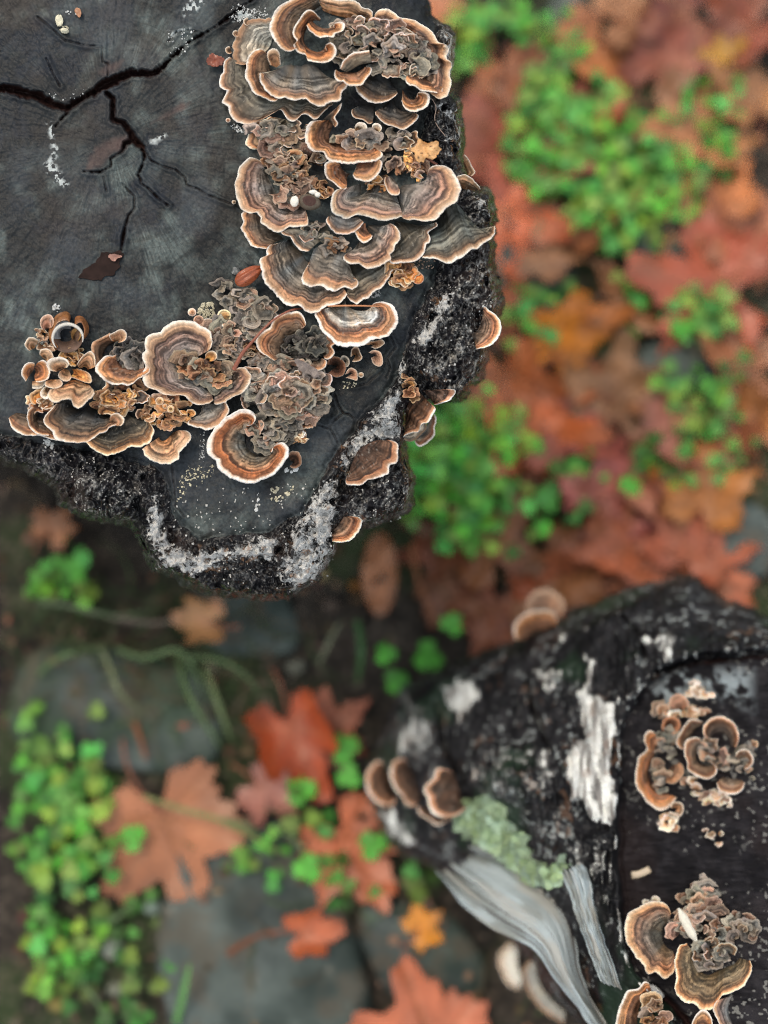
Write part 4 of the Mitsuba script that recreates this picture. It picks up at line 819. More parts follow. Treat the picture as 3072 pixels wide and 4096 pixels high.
fungus('E', [(205, 790), (130, 770), (106, 720), (150, 660), (230, 635), (310, 650), (348, 705), (330, 745)], [(225, 790), (260, 770), (290, 755)], 'bud', 'cream-edged yellowish cap below the curled brown flap', lift=.012, dz=.004)
fungus('E', [(248, 790), (235, 840), (280, 886), (340, 892), (375, 850)], [(290, 760), (320, 770), (350, 780)], 'tan', 'tan tongue under the cream-edged yellowish cap', lift=.010, dz=.003)
fungus('E', [(440, 760), (500, 780), (570, 815), (595, 860), (588, 915), (530, 912), (450, 880), (370, 850)], [(380, 770), (400, 790), (390, 820)], 'amber', 'bright amber lobe in the left part of the lower arc', lift=.007, dz=.004)
fungus('E', [(440, 720), (480, 650), (560, 580), (605, 580), (630, 660), (635, 740)], [(470, 760), (520, 740), (560, 770)], 'tan', 'pale pinkish lobe above the bright amber lobe', lift=.008, dz=.002)
fungus('E', [(140, 990), (118, 1060), (200, 1128), (290, 1105), (375, 1118), (390, 1160), (440, 1190), (500, 1172), (560, 1110), (622, 1045), (612, 985)], [(320, 940), (350, 900), (400, 885), (460, 895), (520, 920), (570, 940)], 'tan', 'fan of tan rings with cream edge in the left part of the lower arc', lift=.013, dz=.006, bands=12)
fungus('E', [(92, 900), (90, 945), (150, 975), (240, 965), (278, 920), (240, 880)], [(150, 880), (190, 880)], 'tan', 'small orange-tan shelf left of the fan of tan rings', lift=.008, dz=.006)
fungus('E', [(90, 955), (40, 1010), (50, 1070), (110, 1092), (130, 1050)], [(120, 970), (140, 1000)], 'bud', 'small cream lobe left of the fan of tan rings', lift=.008, dz=.003)
fungus('E', [(10, 680), (70, 672), (130, 740), (140, 810), (80, 885), (-20, 900)], [(-40, 760), (-20, 800), (-40, 840)], 'orange', 'orange-brown bracket at the far left of the lower arc', lift=.010, dz=.003)
fungus('E', [(-60, 980), (10, 978), (70, 945), (85, 905)], [(-60, 900), (0, 890), (40, 880)], 'bud', 'pale shelf under the orange-brown bracket at the far left', lift=.006, dz=.002)
fungus('E', [(20, 600), (40, 550), (120, 545), (165, 600), (170, 650), (110, 685)], [(60, 640), (90, 660)], 'tan', 'pale brown button left of the curled brown flap', lift=.008, dz=.002, name='small_fungus')
fungus('E', [(60, 330), (30, 270), (45, 200), (100, 165), (165, 180), (180, 250), (150, 310)], [(90, 320), (120, 315)], 'pink', 'pinkish button at the upper left end of the lower arc', lift=.008, dz=.002, name='small_fungus', tint=(1.6, 1.5, 1.5))
cluster('E', [(300, 600), (440, 550), (490, 600), (450, 680), (380, 700), (310, 660)], 10, (18, 34), ['amber', 'tan', 'umber'], 'crumbly orange lobes just below the curled brown flap', seed=30, dz=(.001, .005))
cluster('E', [(-40, 340), (60, 340), (130, 420), (160, 560), (60, 560), (-40, 480)], 10, (18, 34), ['bud', 'tan', 'pink'], 'pale tan lumps left of the curled brown flap', seed=31, dz=(.001, .005))
cluster('E', [(-60, 1000), (40, 1090), (150, 1120), (140, 1220), (40, 1240), (-60, 1220)], 10, (20, 38), ['tan', 'orange', 'amber'], 'orange lobes at the left edge above the black-centred bracket', seed=32, dz=(.001, .005))
fungus('E', [(205, 1150), (140, 1220), (80, 1290), (72, 1360), (130, 1420), (180, 1470), (200, 1530), (280, 1560), (400, 1582), (500, 1572), (600, 1540), (680, 1480), (760, 1450), (800, 1400), (880, 1380), (955, 1340)], [(310, 1140), (330, 1200), (370, 1250), (430, 1270), (500, 1240), (600, 1260), (700, 1300), (780, 1310), (850, 1290)], 'dark', 'black-centred bracket with brown and cream rings at the lower left', lift=.013, dz=.001, bands=13)
fungus('E', [(800, 1310), (820, 1270), (880, 1260), (935, 1290), (960, 1340), (930, 1385), (880, 1390)], [(800, 1360), (820, 1375)], 'tan', 'little ringed tongue at the right tip of the black-centred bracket', lift=.009, dz=.008)
fungus('R3', [(335, 1065), (370, 1100), (430, 1132), (480, 1132), (540, 1106), (600, 1086), (660, 1076), (700, 1042), (716, 1000), (690, 955)], [(440, 1010), (480, 1000), (520, 985), (570, 970), (620, 955), (660, 945)], 'dark', 'dark ringed bracket behind the black-centred one', lift=.010, bands=11, tint=(1.2, 1.1, .9))
fungus('R3', [(-90, 930), (-70, 985), (-20, 1018), (60, 1026), (100, 1032), (150, 1045), (180, 1052)], [(-50, 900), (20, 910), (60, 920), (100, 930), (130, 960), (160, 990)], 'brown', 'brown bracket at the lower left edge beneath the black-centred one', lift=.007)
fungus('R3', [(650, 1100), (670, 1142), (720, 1172), (790, 1176), (850, 1150), (852, 1122), (880, 1090), (917, 1025), (900, 1002), (860, 998)], [(740, 1035), (755, 1055), (780, 1050), (800, 1030), (820, 1010), (840, 1000)], 'tan', 'small pinkish tan bracket with white edge left of the hooked one', lift=.010, dz=.001)
cluster('E', [(590, 1110), (750, 1010), (820, 940), (1000, 940), (1140, 970), (1150, 1080), (1080, 1200), (900, 1220), (780, 1270), (680, 1180)], 30, (22, 46), ['umber', 'umber', 'amber', 'dark'], 'brown pitted and eaten mass below the curved orange bracket', seed=33, dz=(.002, .008))
cluster('E', [(1110, 1260), (1260, 1120), (1400, 1070), (1600, 1090), (1740, 1160), (1720, 1320), (1560, 1400), (1400, 1400), (1240, 1340)], 34, (16, 40), ['amber', 'umber', 'amber', 'tan'], 'orange lumpy growth below the largest round bracket', seed=34, dz=(.002, .007))
for x, y, R, lab in ((1350, 1117, 44, 'largest brown bead on the orange lumpy growth'), (1410, 1175, 26, 'smallest tan bead on the orange lumpy growth'), (1472, 1205, 40, 'plump yellow-tan bead on the orange lumpy growth')):
    a = np.linspace(0, 2 * np.pi, 15)
    fungus('E', [(x + R * math.cos(t), y + R * math.sin(t)) for t in a], [(x, y), (x + 1, y)], 'bud', lab, lift=-.0025, dz=.012, ruffle=0, cren=.3, name='small_fungus', tint=(.85, .68, .5))
# --- on the bark and its surroundings
fungus('N', [(600, 185), (728, 210), (702, 290), (640, 352), (560, 370), (460, 400)], [(300, 210), (350, 250), (400, 310), (430, 360)], 'chestnut', 'tongue-like bracket with broad pale tip on the right bark', lift=.008, dz=.001, tint=(1.7, 1.7, 1.8))
fungus('N', [(400, 378), (466, 440), (450, 500), (420, 560), (370, 622), (280, 642), (262, 720), (180, 762), (90, 782), (45, 830)], [(280, 250), (200, 290), (130, 350), (90, 430), (75, 520), (70, 600), (70, 700)], 'chestnut', 'dark brown stepped bracket with white wavy edge on the right bark', lift=.010, dz=.000, tint=(1.3, 1.3, 1.3))
fungus('N', [(352, 645), (342, 722), (282, 792), (200, 862), (130, 877), (50, 850)], [(280, 640), (220, 700), (160, 740), (90, 780)], 'pale', 'pale underside shelf below the dark brown stepped bracket', lift=.004, dz=-.005)
fungus('N', [(462, 520), (478, 600), (450, 690), (457, 760), (420, 842), (360, 902), (270, 952), (220, 932), (195, 880)], [(380, 600), (360, 680), (330, 740), (280, 790), (230, 840)], 'rust', 'lowest white-edged bracket of the stack on the right bark', lift=.004, dz=-.011)
cluster('N', [(75, 0), (120, 0), (170, 120), (250, 240), (180, 310), (100, 280)], 11, (18, 34), ['amber', 'amber', 'umber'], 'bright orange crust along the bark above the stepped bracket', seed=35, dz=(.000, .004), name='orange_crust')
fungus('R4', [(560, 1262), (600, 1262), (642, 1282), (652, 1340), (640, 1400), (592, 1430), (590, 1480), (520, 1512), (440, 1532), (370, 1557), (310, 1547), (312, 1500)], [(530, 1262), (490, 1268), (450, 1285), (410, 1310), (380, 1340), (355, 1390), (335, 1440), (328, 1480)], 'chestnut', 'chestnut half-disc with white edge sunk in the lower bark', lift=.008, dz=.001)
fungus('R4', [(1222, 368), (1282, 420), (1327, 480), (1332, 540), (1292, 612), (1240, 642), (1170, 657)], [(1210, 450), (1195, 500), (1170, 540), (1140, 560), (1150, 590), (1160, 610)], 'brown', 'single tan bracket with white edge jutting from the right rim of the stump', lift=.006, dz=-.002, tint=(1.5, 1.3, 1.2))
fungus('R4', [(330, 1768), (400, 1780), (407, 1830), (372, 1890), (300, 1932), (215, 1932)], [(290, 1770), (270, 1800), (250, 1830), (220, 1860)], 'brown', 'small orange-tan bracket with white edge at the bottom right of the bark', lift=.005, dz=-.003, tint=(1.5, 1.3, 1.2))
for m, i, pal, lab in (([(560, 770), (590, 670), (640, 660), (668, 720), (690, 780), (640, 815), (575, 825)], [(600, 740), (615, 750)], 'tan', 'tan teardrop button below the oval pale-centred bracket'),
                       ([(760, 720), (820, 690), (890, 720), (912, 790), (905, 850), (865, 870), (810, 840), (785, 780)], [(820, 740), (840, 750)], 'pink', 'pinkish warty button right of the tan teardrop button'),
                       ([(722, 635), (770, 600), (850, 590), (910, 575), (932, 610), (905, 645), (850, 670), (780, 660)], [(800, 625), (840, 620)], 'tan', 'flat tan button touching the lower edge of the oval bracket'),
                       ([(445, 800), (470, 758), (520, 765), (548, 820), (530, 870), (490, 870)], [(490, 815), (500, 815)], 'crust', 'grey saucer-like button left of the tan teardrop button'),
                       ([(500, 960), (560, 890), (620, 920), (635, 980), (630, 1025), (570, 1015), (505, 1000)], [(560, 940), (575, 950)], 'pink', 'pinkish ragged button above the bark crack'),
                       ([(300, 850), (340, 770), (440, 780), (500, 860), (480, 960), (400, 990), (320, 940)], [(390, 860), (410, 870)], 'umber', 'dark brown decayed button under the small curling bracket')):
    fungus('G', m, i, pal, lab, lift=.006, dz=.001, name='small_fungus', tint=(1.3, 1.3, 1.3) if pal in ('pink', 'crust') else (.5, .4, .4) if pal == 'umber' else (.8, .8, .8))
for reg, x, y, R, pal, tint, lab in (('F', 545, 175, 74, 'bud', (.95, .9, .65), 'round pale yellow button on the grey knobbly crust'), ('F', 188, 135, 46, 'bud', (1, .85, .8), 'small white-edged pink button beside the pale crumbs'), ('F', 262, 225, 56, 'pink', (1.6, 1.4, 1.3), 'pink button linking the white-edged button to the grey one'),
                                 ('F', 365, 290, 92, 'pink', (1.1, 1.25, 1.35), 'greyish pink dome touching the top of the largest round bracket'), ('G', 675, 967, 30, 'bud', (1, .95, .9), 'tiny cream bead right of the pinkish ragged button'), ('D', 750, 1420, 66, 'amber', (1, .65, .5), 'glossy orange-red ball right of the rusty orange lobes'),
                                 ('C', 98, 577, 22, 'bud', (.9, .8, .7), 'lone tan bead on the cut face left of the grey and mauve bracket'), ('A', 172, 1330, 26, 'bud', (.9, .75, .7), 'tiny pinkish bead left of the wide olive-brown bracket')):
    a = np.linspace(0, 2 * np.pi, 17)
    key = fungus(reg, [(x + R * math.cos(t), y + R * .93 * math.sin(t)) for t in a], [(x, y), (x + 1, y)], pal, lab, lift=-.003, dz=.011 if R > 40 else .006, ruffle=0, cren=.5, name='small_fungus', tint=tint)

for m, i, pal, lab in (([(-130, 900), (-170, 820), (-150, 730), (-90, 690), (-30, 700)], [(-80, 820), (-60, 800), (-50, 790)], 'orange', 'orange bracket cut by the left edge of the picture'),
                       ([(-60, 1180), (-110, 1260), (-100, 1370), (-40, 1450), (40, 1490), (130, 1500)], [(20, 1230), (0, 1290), (20, 1350), (80, 1400)], 'brown', 'brown ringed bracket at the left edge, half under the black-centred one'),
                       ([(-90, 560), (-140, 500), (-110, 430), (-50, 420), (10, 450)], [(-50, 540), (-30, 530)], 'tan', 'pale tan shelf at the left edge beside the curled brown flap')):
    fungus('E', m, i, pal, lab, lift=.009, dz=.001)
# --- second stump
fungus('K', [(1500, 900), (1540, 840), (1620, 830), (1680, 890), (1680, 990), (1600, 1050)], [(1560, 960), (1590, 950)], 'brown', 'brown bracket at the right picture edge level with the curled ones', S=2, lift=.009)
cluster('K', [(1420, 860), (1560, 760), (1700, 700), (1720, 1150), (1560, 1150), (1440, 1040)], 14, (20, 38), ['crust', 'pink', 'crust'], 'grey-pink lobes at the right picture edge of the second stump', S=2, seed=47, dz=(.001, .006))
cluster('L', [(1420, 480), (1560, 420), (1700, 500), (1720, 700), (1560, 760), (1420, 660)], 14, (24, 44), ['crust', 'pink', 'crust'], 'grey lobes at the right picture edge above the broad olive-tan bracket', S=2, seed=48, dz=(.001, .006))
fungus('K', [(612, 645), (560, 618), (500, 660), (490, 740), (520, 820), (440, 900), (410, 1000), (395, 1120), (410, 1230), (470, 1330), (540, 1420), (640, 1490), (720, 1482), (800, 1420), (852, 1355)], [(625, 720), (625, 800), (600, 900), (560, 970), (540, 1060), (550, 1150), (600, 1230), (670, 1280), (740, 1310)], 'orange', 'long orange crescent bracket on the second stump, left of the small curled ones', S=2, lift=.010, tint=(.9, .85, .8))
fungus('K', [(1135, 512), (1000, 498), (930, 570), (880, 660), (843, 730), (880, 800), (935, 822)], [(1100, 580), (1040, 620), (1000, 680), (960, 740)], 'brown', 'brown crescent behind the curled pair on the second stump', S=2, lift=.009)
fungus('K', [(1108, 712), (1060, 690), (980, 710), (940, 780), (938, 880), (970, 970), (980, 1040), (1040, 1090), (1110, 1132), (1190, 1147), (1262, 1110), (1287, 1040), (1262, 985)], [(1095, 780), (1070, 840), (1060, 900), (1080, 960), (1130, 990), (1180, 1000), (1225, 990)], 'brown', 'J-shaped curled bracket on the second stump', S=2, lift=.010, dz=.003)
fungus('K', [(1200, 705), (1145, 640), (1150, 580), (1210, 500), (1310, 463), (1400, 480), (1470, 530), (1520, 620), (1530, 720), (1500, 800)], [(1230, 700), (1250, 660), (1320, 640), (1400, 670), (1430, 740), (1440, 780)], 'dark', 'dark-centred round bracket at the right edge of the second stump', S=2, lift=.010, tint=(1.2, 1, .9))
fungus('K', [(735, 1190), (820, 1195), (900, 1120), (927, 1050), (885, 970)], [(730, 1100), (760, 1050), (800, 1000)], 'umber', 'red-brown lobe inside the long orange crescent', S=2, lift=.007, dz=.003)
fungus('K', [(690, 620), (700, 500), (780, 460), (870, 500), (870, 600), (800, 660)], [(760, 560), (780, 570)], 'umber', 'red-brown lump above the long orange crescent', S=2, lift=.007, tint=(1.3, 1, .9))
fungus('K', [(760, 345), (785, 250), (860, 213), (940, 240), (992, 330)], [(850, 400), (880, 400), (910, 390)], 'pink', 'topmost pinkish bracket of the second stump', S=2, lift=.008, tint=(1.4, 1.2, 1.1))
fungus('K', [(780, 1470), (810, 1410), (900, 1420), (925, 1480), (890, 1560), (810, 1550)], [(850, 1470), (860, 1475)], 'tan', 'round orange button at the foot of the long orange crescent', S=2, lift=.006, name='small_fungus')
fungus('K', [(1295, 1195), (1320, 1270), (1400, 1312), (1490, 1312), (1570, 1270), (1600, 1190)], [(1350, 1130), (1400, 1140), (1490, 1150), (1550, 1160)], 'brown', 'small brown bracket at the right edge below the curled ones, second stump', S=2, lift=.007)
cluster('K', [(620, 640), (760, 660), (800, 800), (760, 900), (640, 880)], 10, (26, 44), ['pink', 'crust'], 'dull pinkish lobes between the red-brown lump and the orange crescent', S=2, seed=36, dz=(.001, .006))
cluster('K', [(560, 1000), (700, 980), (740, 1180), (700, 1290), (600, 1220)], 10, (20, 36), ['crust', 'pink'], 'grey lobes in the hollow of the long orange crescent', S=2, seed=37, dz=(.001, .005))
cluster('K', [(1100, 780), (1220, 740), (1330, 860), (1420, 980), (1380, 1120), (1290, 980), (1130, 940)], 14, (20, 36), ['crust', 'pink', 'dark'], 'grey-blue lobes between the curled brackets of the second stump', S=2, seed=38, dz=(.001, .006))
cluster('K', [(900, 1180), (1060, 1160), (1120, 1290), (1200, 1240), (1330, 1280), (1440, 1380), (1420, 1480), (1240, 1420), (1080, 1400), (920, 1290)], 24, (14, 30), ['bud', 'bud', 'pink'], 'cream beads scattered below the curled brackets of the second stump', S=2, seed=39, dz=(.000, .003))
cluster('K', [(620, 1560), (760, 1520), (900, 1620), (860, 1700), (640, 1680)], 10, (16, 30), ['bud', 'tan'], 'cream and tan buds beneath the round orange button, second stump', S=2, seed=40, dz=(.000, .003))
cluster('K', [(680, 320), (760, 440), (960, 400), (1080, 340), (1240, 420), (1180, 480), (1000, 480), (620, 460), (590, 400)], 16, (14, 30), ['bud', 'pink', 'tan'], 'pale buds around the topmost pinkish bracket, second stump', S=2, seed=41, dz=(.000, .003))
cluster('K', [(940, 100), (1060, 70), (1120, 160), (1240, 180), (1240, 240), (1100, 220), (1000, 200)], 9, (14, 28), ['bud', 'bud', 'tan'], 'uppermost cream buds of the second stump', S=2, seed=42, dz=(.000, .003))
cluster('R5', [(1400, 1110), (1450, 1100), (1490, 1145), (1470, 1165), (1420, 1150)], 6, (12, 24), ['bud', 'tan'], 'isolated cream buds in the middle of the dark cut face, second stump', S=2, seed=43, dz=(.000, .002))
fungus('L', [(785, 430), (740, 340), (660, 310), (560, 310), (470, 350), (400, 380), (320, 440), (285, 530), (280, 640), (300, 760), (360, 840), (410, 920), (470, 990), (540, 1100), (620, 1080), (700, 1152), (780, 1120), (825, 1050), (818, 900)], [(765, 540), (720, 560), (690, 610), (685, 670), (690, 730), (710, 780), (750, 820), (800, 840)], 'mauve', 'round brown and grey ringed bracket near the bottom right corner', S=2, lift=.012, bands=13, tint=(1.05, .95, .8))
fungus('L', [(960, 768), (880, 800), (840, 900), (830, 1000), (850, 1100), (838, 1200), (850, 1300), (900, 1380), (980, 1420), (1060, 1440), (1100, 1480), (1160, 1502), (1240, 1490), (1290, 1430), (1360, 1340), (1460, 1300), (1560, 1250), (1640, 1160), (1680, 1050), (1660, 960)], [(1040, 890), (1060, 990), (1110, 1070), (1190, 1110), (1280, 1080), (1370, 1040), (1450, 1010), (1510, 970), (1540, 930)], 'olive', 'broad curved olive-tan bracket at the bottom right corner', S=2, lift=.012, bands=12, tint=(1.3, 1.1, .85))
fungus('L', [(545, 1215), (480, 1198), (420, 1270), (330, 1290), (270, 1350), (230, 1450), (190, 1560), (178, 1659), (200, 1760)], [(580, 1320), (510, 1370), (450, 1440), (420, 1520), (410, 1620), (430, 1720)], 'orange', 'orange bracket with broad cream left edge, cut by the bottom of the photo', S=2, lift=.011, thick=.0022)
cluster('L', [(480, 1400), (560, 1330), (640, 1430), (740, 1560), (800, 1659), (700, 1720), (500, 1700), (440, 1560)], 18, (22, 44), ['crust', 'umber', 'pink', 'tan'], 'grey and orange lobes beside the broad cream edge at the bottom of the photo', S=2, seed=44, dz=(.002, .008))
fungus('L', [(1005, 1690), (1050, 1590), (1120, 1510), (1180, 1520), (1232, 1590), (1245, 1690)], [(1090, 1720), (1130, 1710), (1180, 1720)], 'orange', 'small pointed orange bracket at the bottom edge, right of the dark gap', S=2, lift=.008)
fungus('L', [(1290, 1400), (1258, 1500), (1300, 1600), (1345, 1690), (1400, 1760)], [(1480, 1340), (1430, 1420), (1420, 1500), (1440, 1600), (1500, 1700)], 'mauve', 'tan ringed bracket in the extreme bottom right corner', S=2, lift=.009)
cluster('L', [(800, 420), (900, 300), (1000, 180), (1080, 90), (1240, 110), (1290, 260), (1260, 420), (1430, 520), (1380, 660), (1240, 700), (1100, 640), (900, 700), (800, 600)], 52, (24, 46), ['crust', 'pink', 'crust', 'pink'], 'pinkish grey knobbly mass above the bottom right brackets', S=2, seed=45, dz=(.002, .009))
cluster('L', [(1080, 780), (1260, 720), (1420, 780), (1430, 900), (1340, 960), (1200, 1080), (1080, 940)], 14, (28, 50), ['crust', 'dark', 'crust'], 'bluish grey lobes in the hollow of the broad olive-tan bracket', S=2, seed=46, dz=(.002, .006))
fungus('L', [(480, 340), (465, 300), (510, 280), (560, 300), (575, 260), (620, 245), (665, 280), (660, 315)], [(530, 340), (560, 345), (620, 340)], 'bud', 'small cream lobes on top of the round brown and grey ringed bracket', S=2, lift=.006, dz=.001, name='small_fungus')
fungus('M', [(375, 440), (320, 400), (230, 460), (180, 560), (178, 660), (220, 760), (280, 840), (370, 882), (480, 872), (503, 825)], [(390, 500), (420, 570), (440, 640), (450, 710), (470, 780)], 'chestnut', 'leftmost brown crescent on the bark of the second stump', S=2, lift=.012, tint=(1.4, 1.4, 1.4), rimcol=(.46, .30, .20))
fungus('M', [(620, 370), (500, 400), (450, 500), (460, 620), (510, 720), (580, 790), (620, 870), (700, 892), (745, 845)], [(650, 430), (690, 540), (740, 660), (780, 760)], 'chestnut', 'middle brown bracket on the bark of the second stump', S=2, lift=.010, tint=(1.2, 1.2, 1.2), rimcol=(.40, .25, .16))
fungus('M', [(1110, 500), (960, 490), (930, 580), (850, 660), (820, 740), (870, 800), (880, 900), (950, 1000), (1080, 1012), (1200, 980), (1275, 925)], [(1170, 560), (1190, 640), (1200, 720), (1230, 800), (1250, 860)], 'chestnut', 'broad brown bracket nearest the green lichen, second stump bark', S=2, lift=.014, dz=.004, tint=(1.3, 1.3, 1.3), rimcol=(.44, .28, .19))
fungus('M', [(740, 900), (780, 990), (870, 1040), (950, 1102), (1040, 1082), (1140, 1040), (1280, 1090), (1325, 1142), (1395, 1100), (1372, 1055)], [(860, 920), (960, 980), (1080, 1000), (1200, 990), (1310, 1030)], 'chestnut', 'thin wavy shelf below the broad brown bracket, second stump bark', S=2, lift=.008, tint=(1.2, 1.2, 1.2), rimcol=(.46, .31, .22))
fungus('R5', [(658, 355), (653, 300), (690, 258), (740, 240), (800, 245), (824, 285)], [(695, 360), (730, 330), (770, 320), (810, 310)], 'orange', 'front orange bracket on the upper ridge of the second stump', S=2, lift=.014, dz=.004)
fungus('R5', [(700, 240), (708, 190), (760, 158), (820, 175), (847, 222), (832, 262)], [(730, 270), (770, 270), (800, 275)], 'pink', 'rear pale bracket on the upper ridge of the second stump', S=2, lift=.010, dz=.006, tint=(1.7, 1.6, 1.5))
fungus('R5', [(640, 1556), (600, 1600), (600, 1670), (640, 1732), (675, 1745)], [(665, 1600), (668, 1640), (680, 1690)], 'tan', 'cream crescent in the shade under the silver splinter', S=2, lift=.006, dz=-.02)
fungus('R5', [(720, 1620), (690, 1660), (700, 1730), (740, 1800), (800, 1850), (850, 1881)], [(760, 1640), (750, 1700), (780, 1760), (850, 1830)], 'umber', 'brown strip of fungus along the lower edge of the silver splinter', S=2, lift=.005, dz=-.02)


# ------------------------------------------------------------------ small things lying on the stumps
def blob(center, rad, seed, amp=.25, sub_=3):
    m = trimesh.creation.icosphere(sub_)
    v = np.array(m.vertices)
    v = v * (1 + amp * (meshkit.fbm(v * 1.7 + seed * 3.3, 3, seed) - .5) * 2)[:, None]
    return v * np.asarray(rad) + center, np.array(m.faces)


def frame(phi):
    c, s = math.cos(phi), math.sin(phi)
    x = c * RIGHT + s * UP
    return np.stack([x, -s * RIGHT + c * UP, -FWD])


def tinted(v, base, seed, amt=.5, s=.002):
    return np.asarray(base) * (1 + amt * (meshkit.fbm(v / s, 3, seed)[:, None] - .5) * 2)


m = trimesh.creation.icosphere(4); v = np.array(m.vertices)
c = sv('C', [(262, 1388)])[0]
prof = (1 - .22 * v[:, 0:1]) * [1, 1, 1]
vv_ = (v * [1, 1, 1] * np.hstack([np.ones((len(v), 1)), prof[:, 1:]])) * [.0083, .0042, .0034]
vv_[:, 2] += .0004 * np.sin(v[:, 1] * 9)
k = thing('seed', 'glossy red-brown oval seed at the left of the biggest bracket', 'seed')
stq = meshkit.fbm(v * [3, 14, 14], 3, 5)[:, None]
put(k, vv_ @ frame(math.radians(33)) + at(c[0], c[1], FOCUS - .0105), m.faces, 'wet_skin', color=np.array([.30, .075, .03]) * (.45 + 1.1 * stq))


def flake(name, reg, poly, label, cat, color, lift=.002, curl=.002, seed=0, S=1, bsdf='leaf_skin', spots=0.):
    q = sv(reg, poly)
    ring = spline(q, 72, True)
    cen = q.mean(0)
    ring = ring + (ring - cen) * ((meshkit.noise(np.c_[np.arange(72) * .55, np.zeros(72), np.full(72, seed)], seed) - .5) * .22)[:, None]
    nr = 14
    r = np.linspace(0, 1, nr)[None, :, None]
    P2 = cen + (ring - cen)[:, None] * r
    d = base_h(S, P2.reshape(-1, 2)).reshape(P2.shape[:2])
    d = d * .3 + d.mean() * .7 - lift - curl * (fb(P2[..., 0], P2[..., 1], 40, seed) - .3) * 2 * (r[..., 0] + .3)
    d = np.minimum(d, base_h(S, P2.reshape(-1, 2)).reshape(P2.shape[:2]) - .0006)
    v = at(P2[..., 0], P2[..., 1], d).reshape(-1, 3)
    col = tinted(v, color, seed, .5, .004)
    if spots:
        sp = sst(.66, .74, fb(P2[..., 0], P2[..., 1], 9, seed + 4, 2)).reshape(-1, 1) * spots
        col = col * (1 - sp) + sp * np.array([.05, .02, .015])
    k = thing(name, label, cat)
    f = grid_faces(72, nr, True)
    part(k, 'blade' if 'leaf' in name else 'sheet', np.vstack([v, v + FWD * .0005]), np.vstack([f, f[:, ::-1] + len(v)]), bsdf, color=np.vstack([col, col]))
    return k


k = flake('dry_leaf', 'R2', [(1103, 792), (1128, 782), (1150, 768), (1163, 738), (1190, 752), (1215, 762), (1248, 750), (1276, 785), (1268, 825), (1232, 848), (1202, 836), (1185, 862), (1150, 842), (1138, 815)], 'tan spotted dry leaf fragment with a thin stalk on the upper bark', 'leaf', (.62, .35, .15), .012, .003, 3, spots=.8)
q = spline(sv('R2', [(1185, 800), (1210, 842), (1235, 860), (1262, 876)]), 14)
part(k, 'stalk', *tube(at(q[:, 0], q[:, 1], FOCUS - .009 + 0 * q[:, 0]), .0007), 'leaf_skin', color=(.22, .07, .04))
k = flake('brown_flake', 'R3', [(300, 142), (345, 95), (400, 50), (432, 8), (470, 16), (535, 2), (528, 62), (512, 108), (484, 136), (448, 146), (420, 166), (350, 155)], 'dark reddish-brown flake stuck flat on the cut face', 'flake', (.024, .013, .011), .0007, .0005, 5, bsdf='dry_skin')
flake('bark_chip', 'R3', [(462, 30), (500, 22), (535, 38), (510, 48), (498, 62), (475, 52)], 'small pinkish chip lying on the dark reddish-brown flake', 'chip', (.34, .17, .13), .002, .001, 6)
flake('bark_chip', 'Z', [(1340, 400), (1365, 345), (1400, 355), (1450, 380), (1440, 415), (1390, 430), (1350, 420)], 'rusty red chip on the cut face beside the upper cluster', 'chip', (.20, .055, .03), .003, .003, 7, bsdf='wet_skin')
flake('bark_chip', 'Z', [(485, 60), (510, 50), (525, 85), (515, 112), (495, 95)], 'small rusty chip near the top left of the cut face', 'chip', (.40, .18, .09), .002, .001, 8)
flake('bark_chip', 'F', [(1340, 650), (1420, 680), (1500, 720), (1560, 760), (1590, 840), (1540, 860), (1480, 820), (1380, 780)], 'flat grey-brown sliver of bark on the big crumpled rosette', 'chip', (.17, .135, .12), .017, .002, 9)
k = thing('wood_knob', 'dark brown oval knob sitting in the large grey and mauve bracket', 'knob')
c = sv('C', [(935, 575)])[0]
v, f = blob([0, 0, 0], [.0060, .0044, .0036], 11, .08, 4)
rr_ = np.hypot(v[:, 0] / .006, v[:, 1] / .0044)
v[:, 2] -= .0012 * np.exp(-(rr_ / .5) ** 2) * (v[:, 2] > 0)
part(k, 'knob', v @ frame(math.radians(-12)) + at(c[0], c[1], FOCUS - .0125), f, 'fungus_skin', color=np.where((rr_ < .62)[:, None], [.045, .016, .012], [.095, .075, .055]) * (.6 + .8 * meshkit.fbm(v / .001, 2, 3)[:, None]))
for (x, y, a_, b_) in ((768, 565, .0022, .0028), (975, 465, .0022, .0012), (1025, 495, .0015, .0014)):
    c = sv('C', [(x, y)])[0]
    v, f = blob([0, 0, 0], [a_, b_, .0014], x, .2, 3)
    part(k, 'white_bud', v @ frame(0.) + at(c[0], c[1], FOCUS - .015), f, 'fungus_skin', color=(.80, .76, .68))

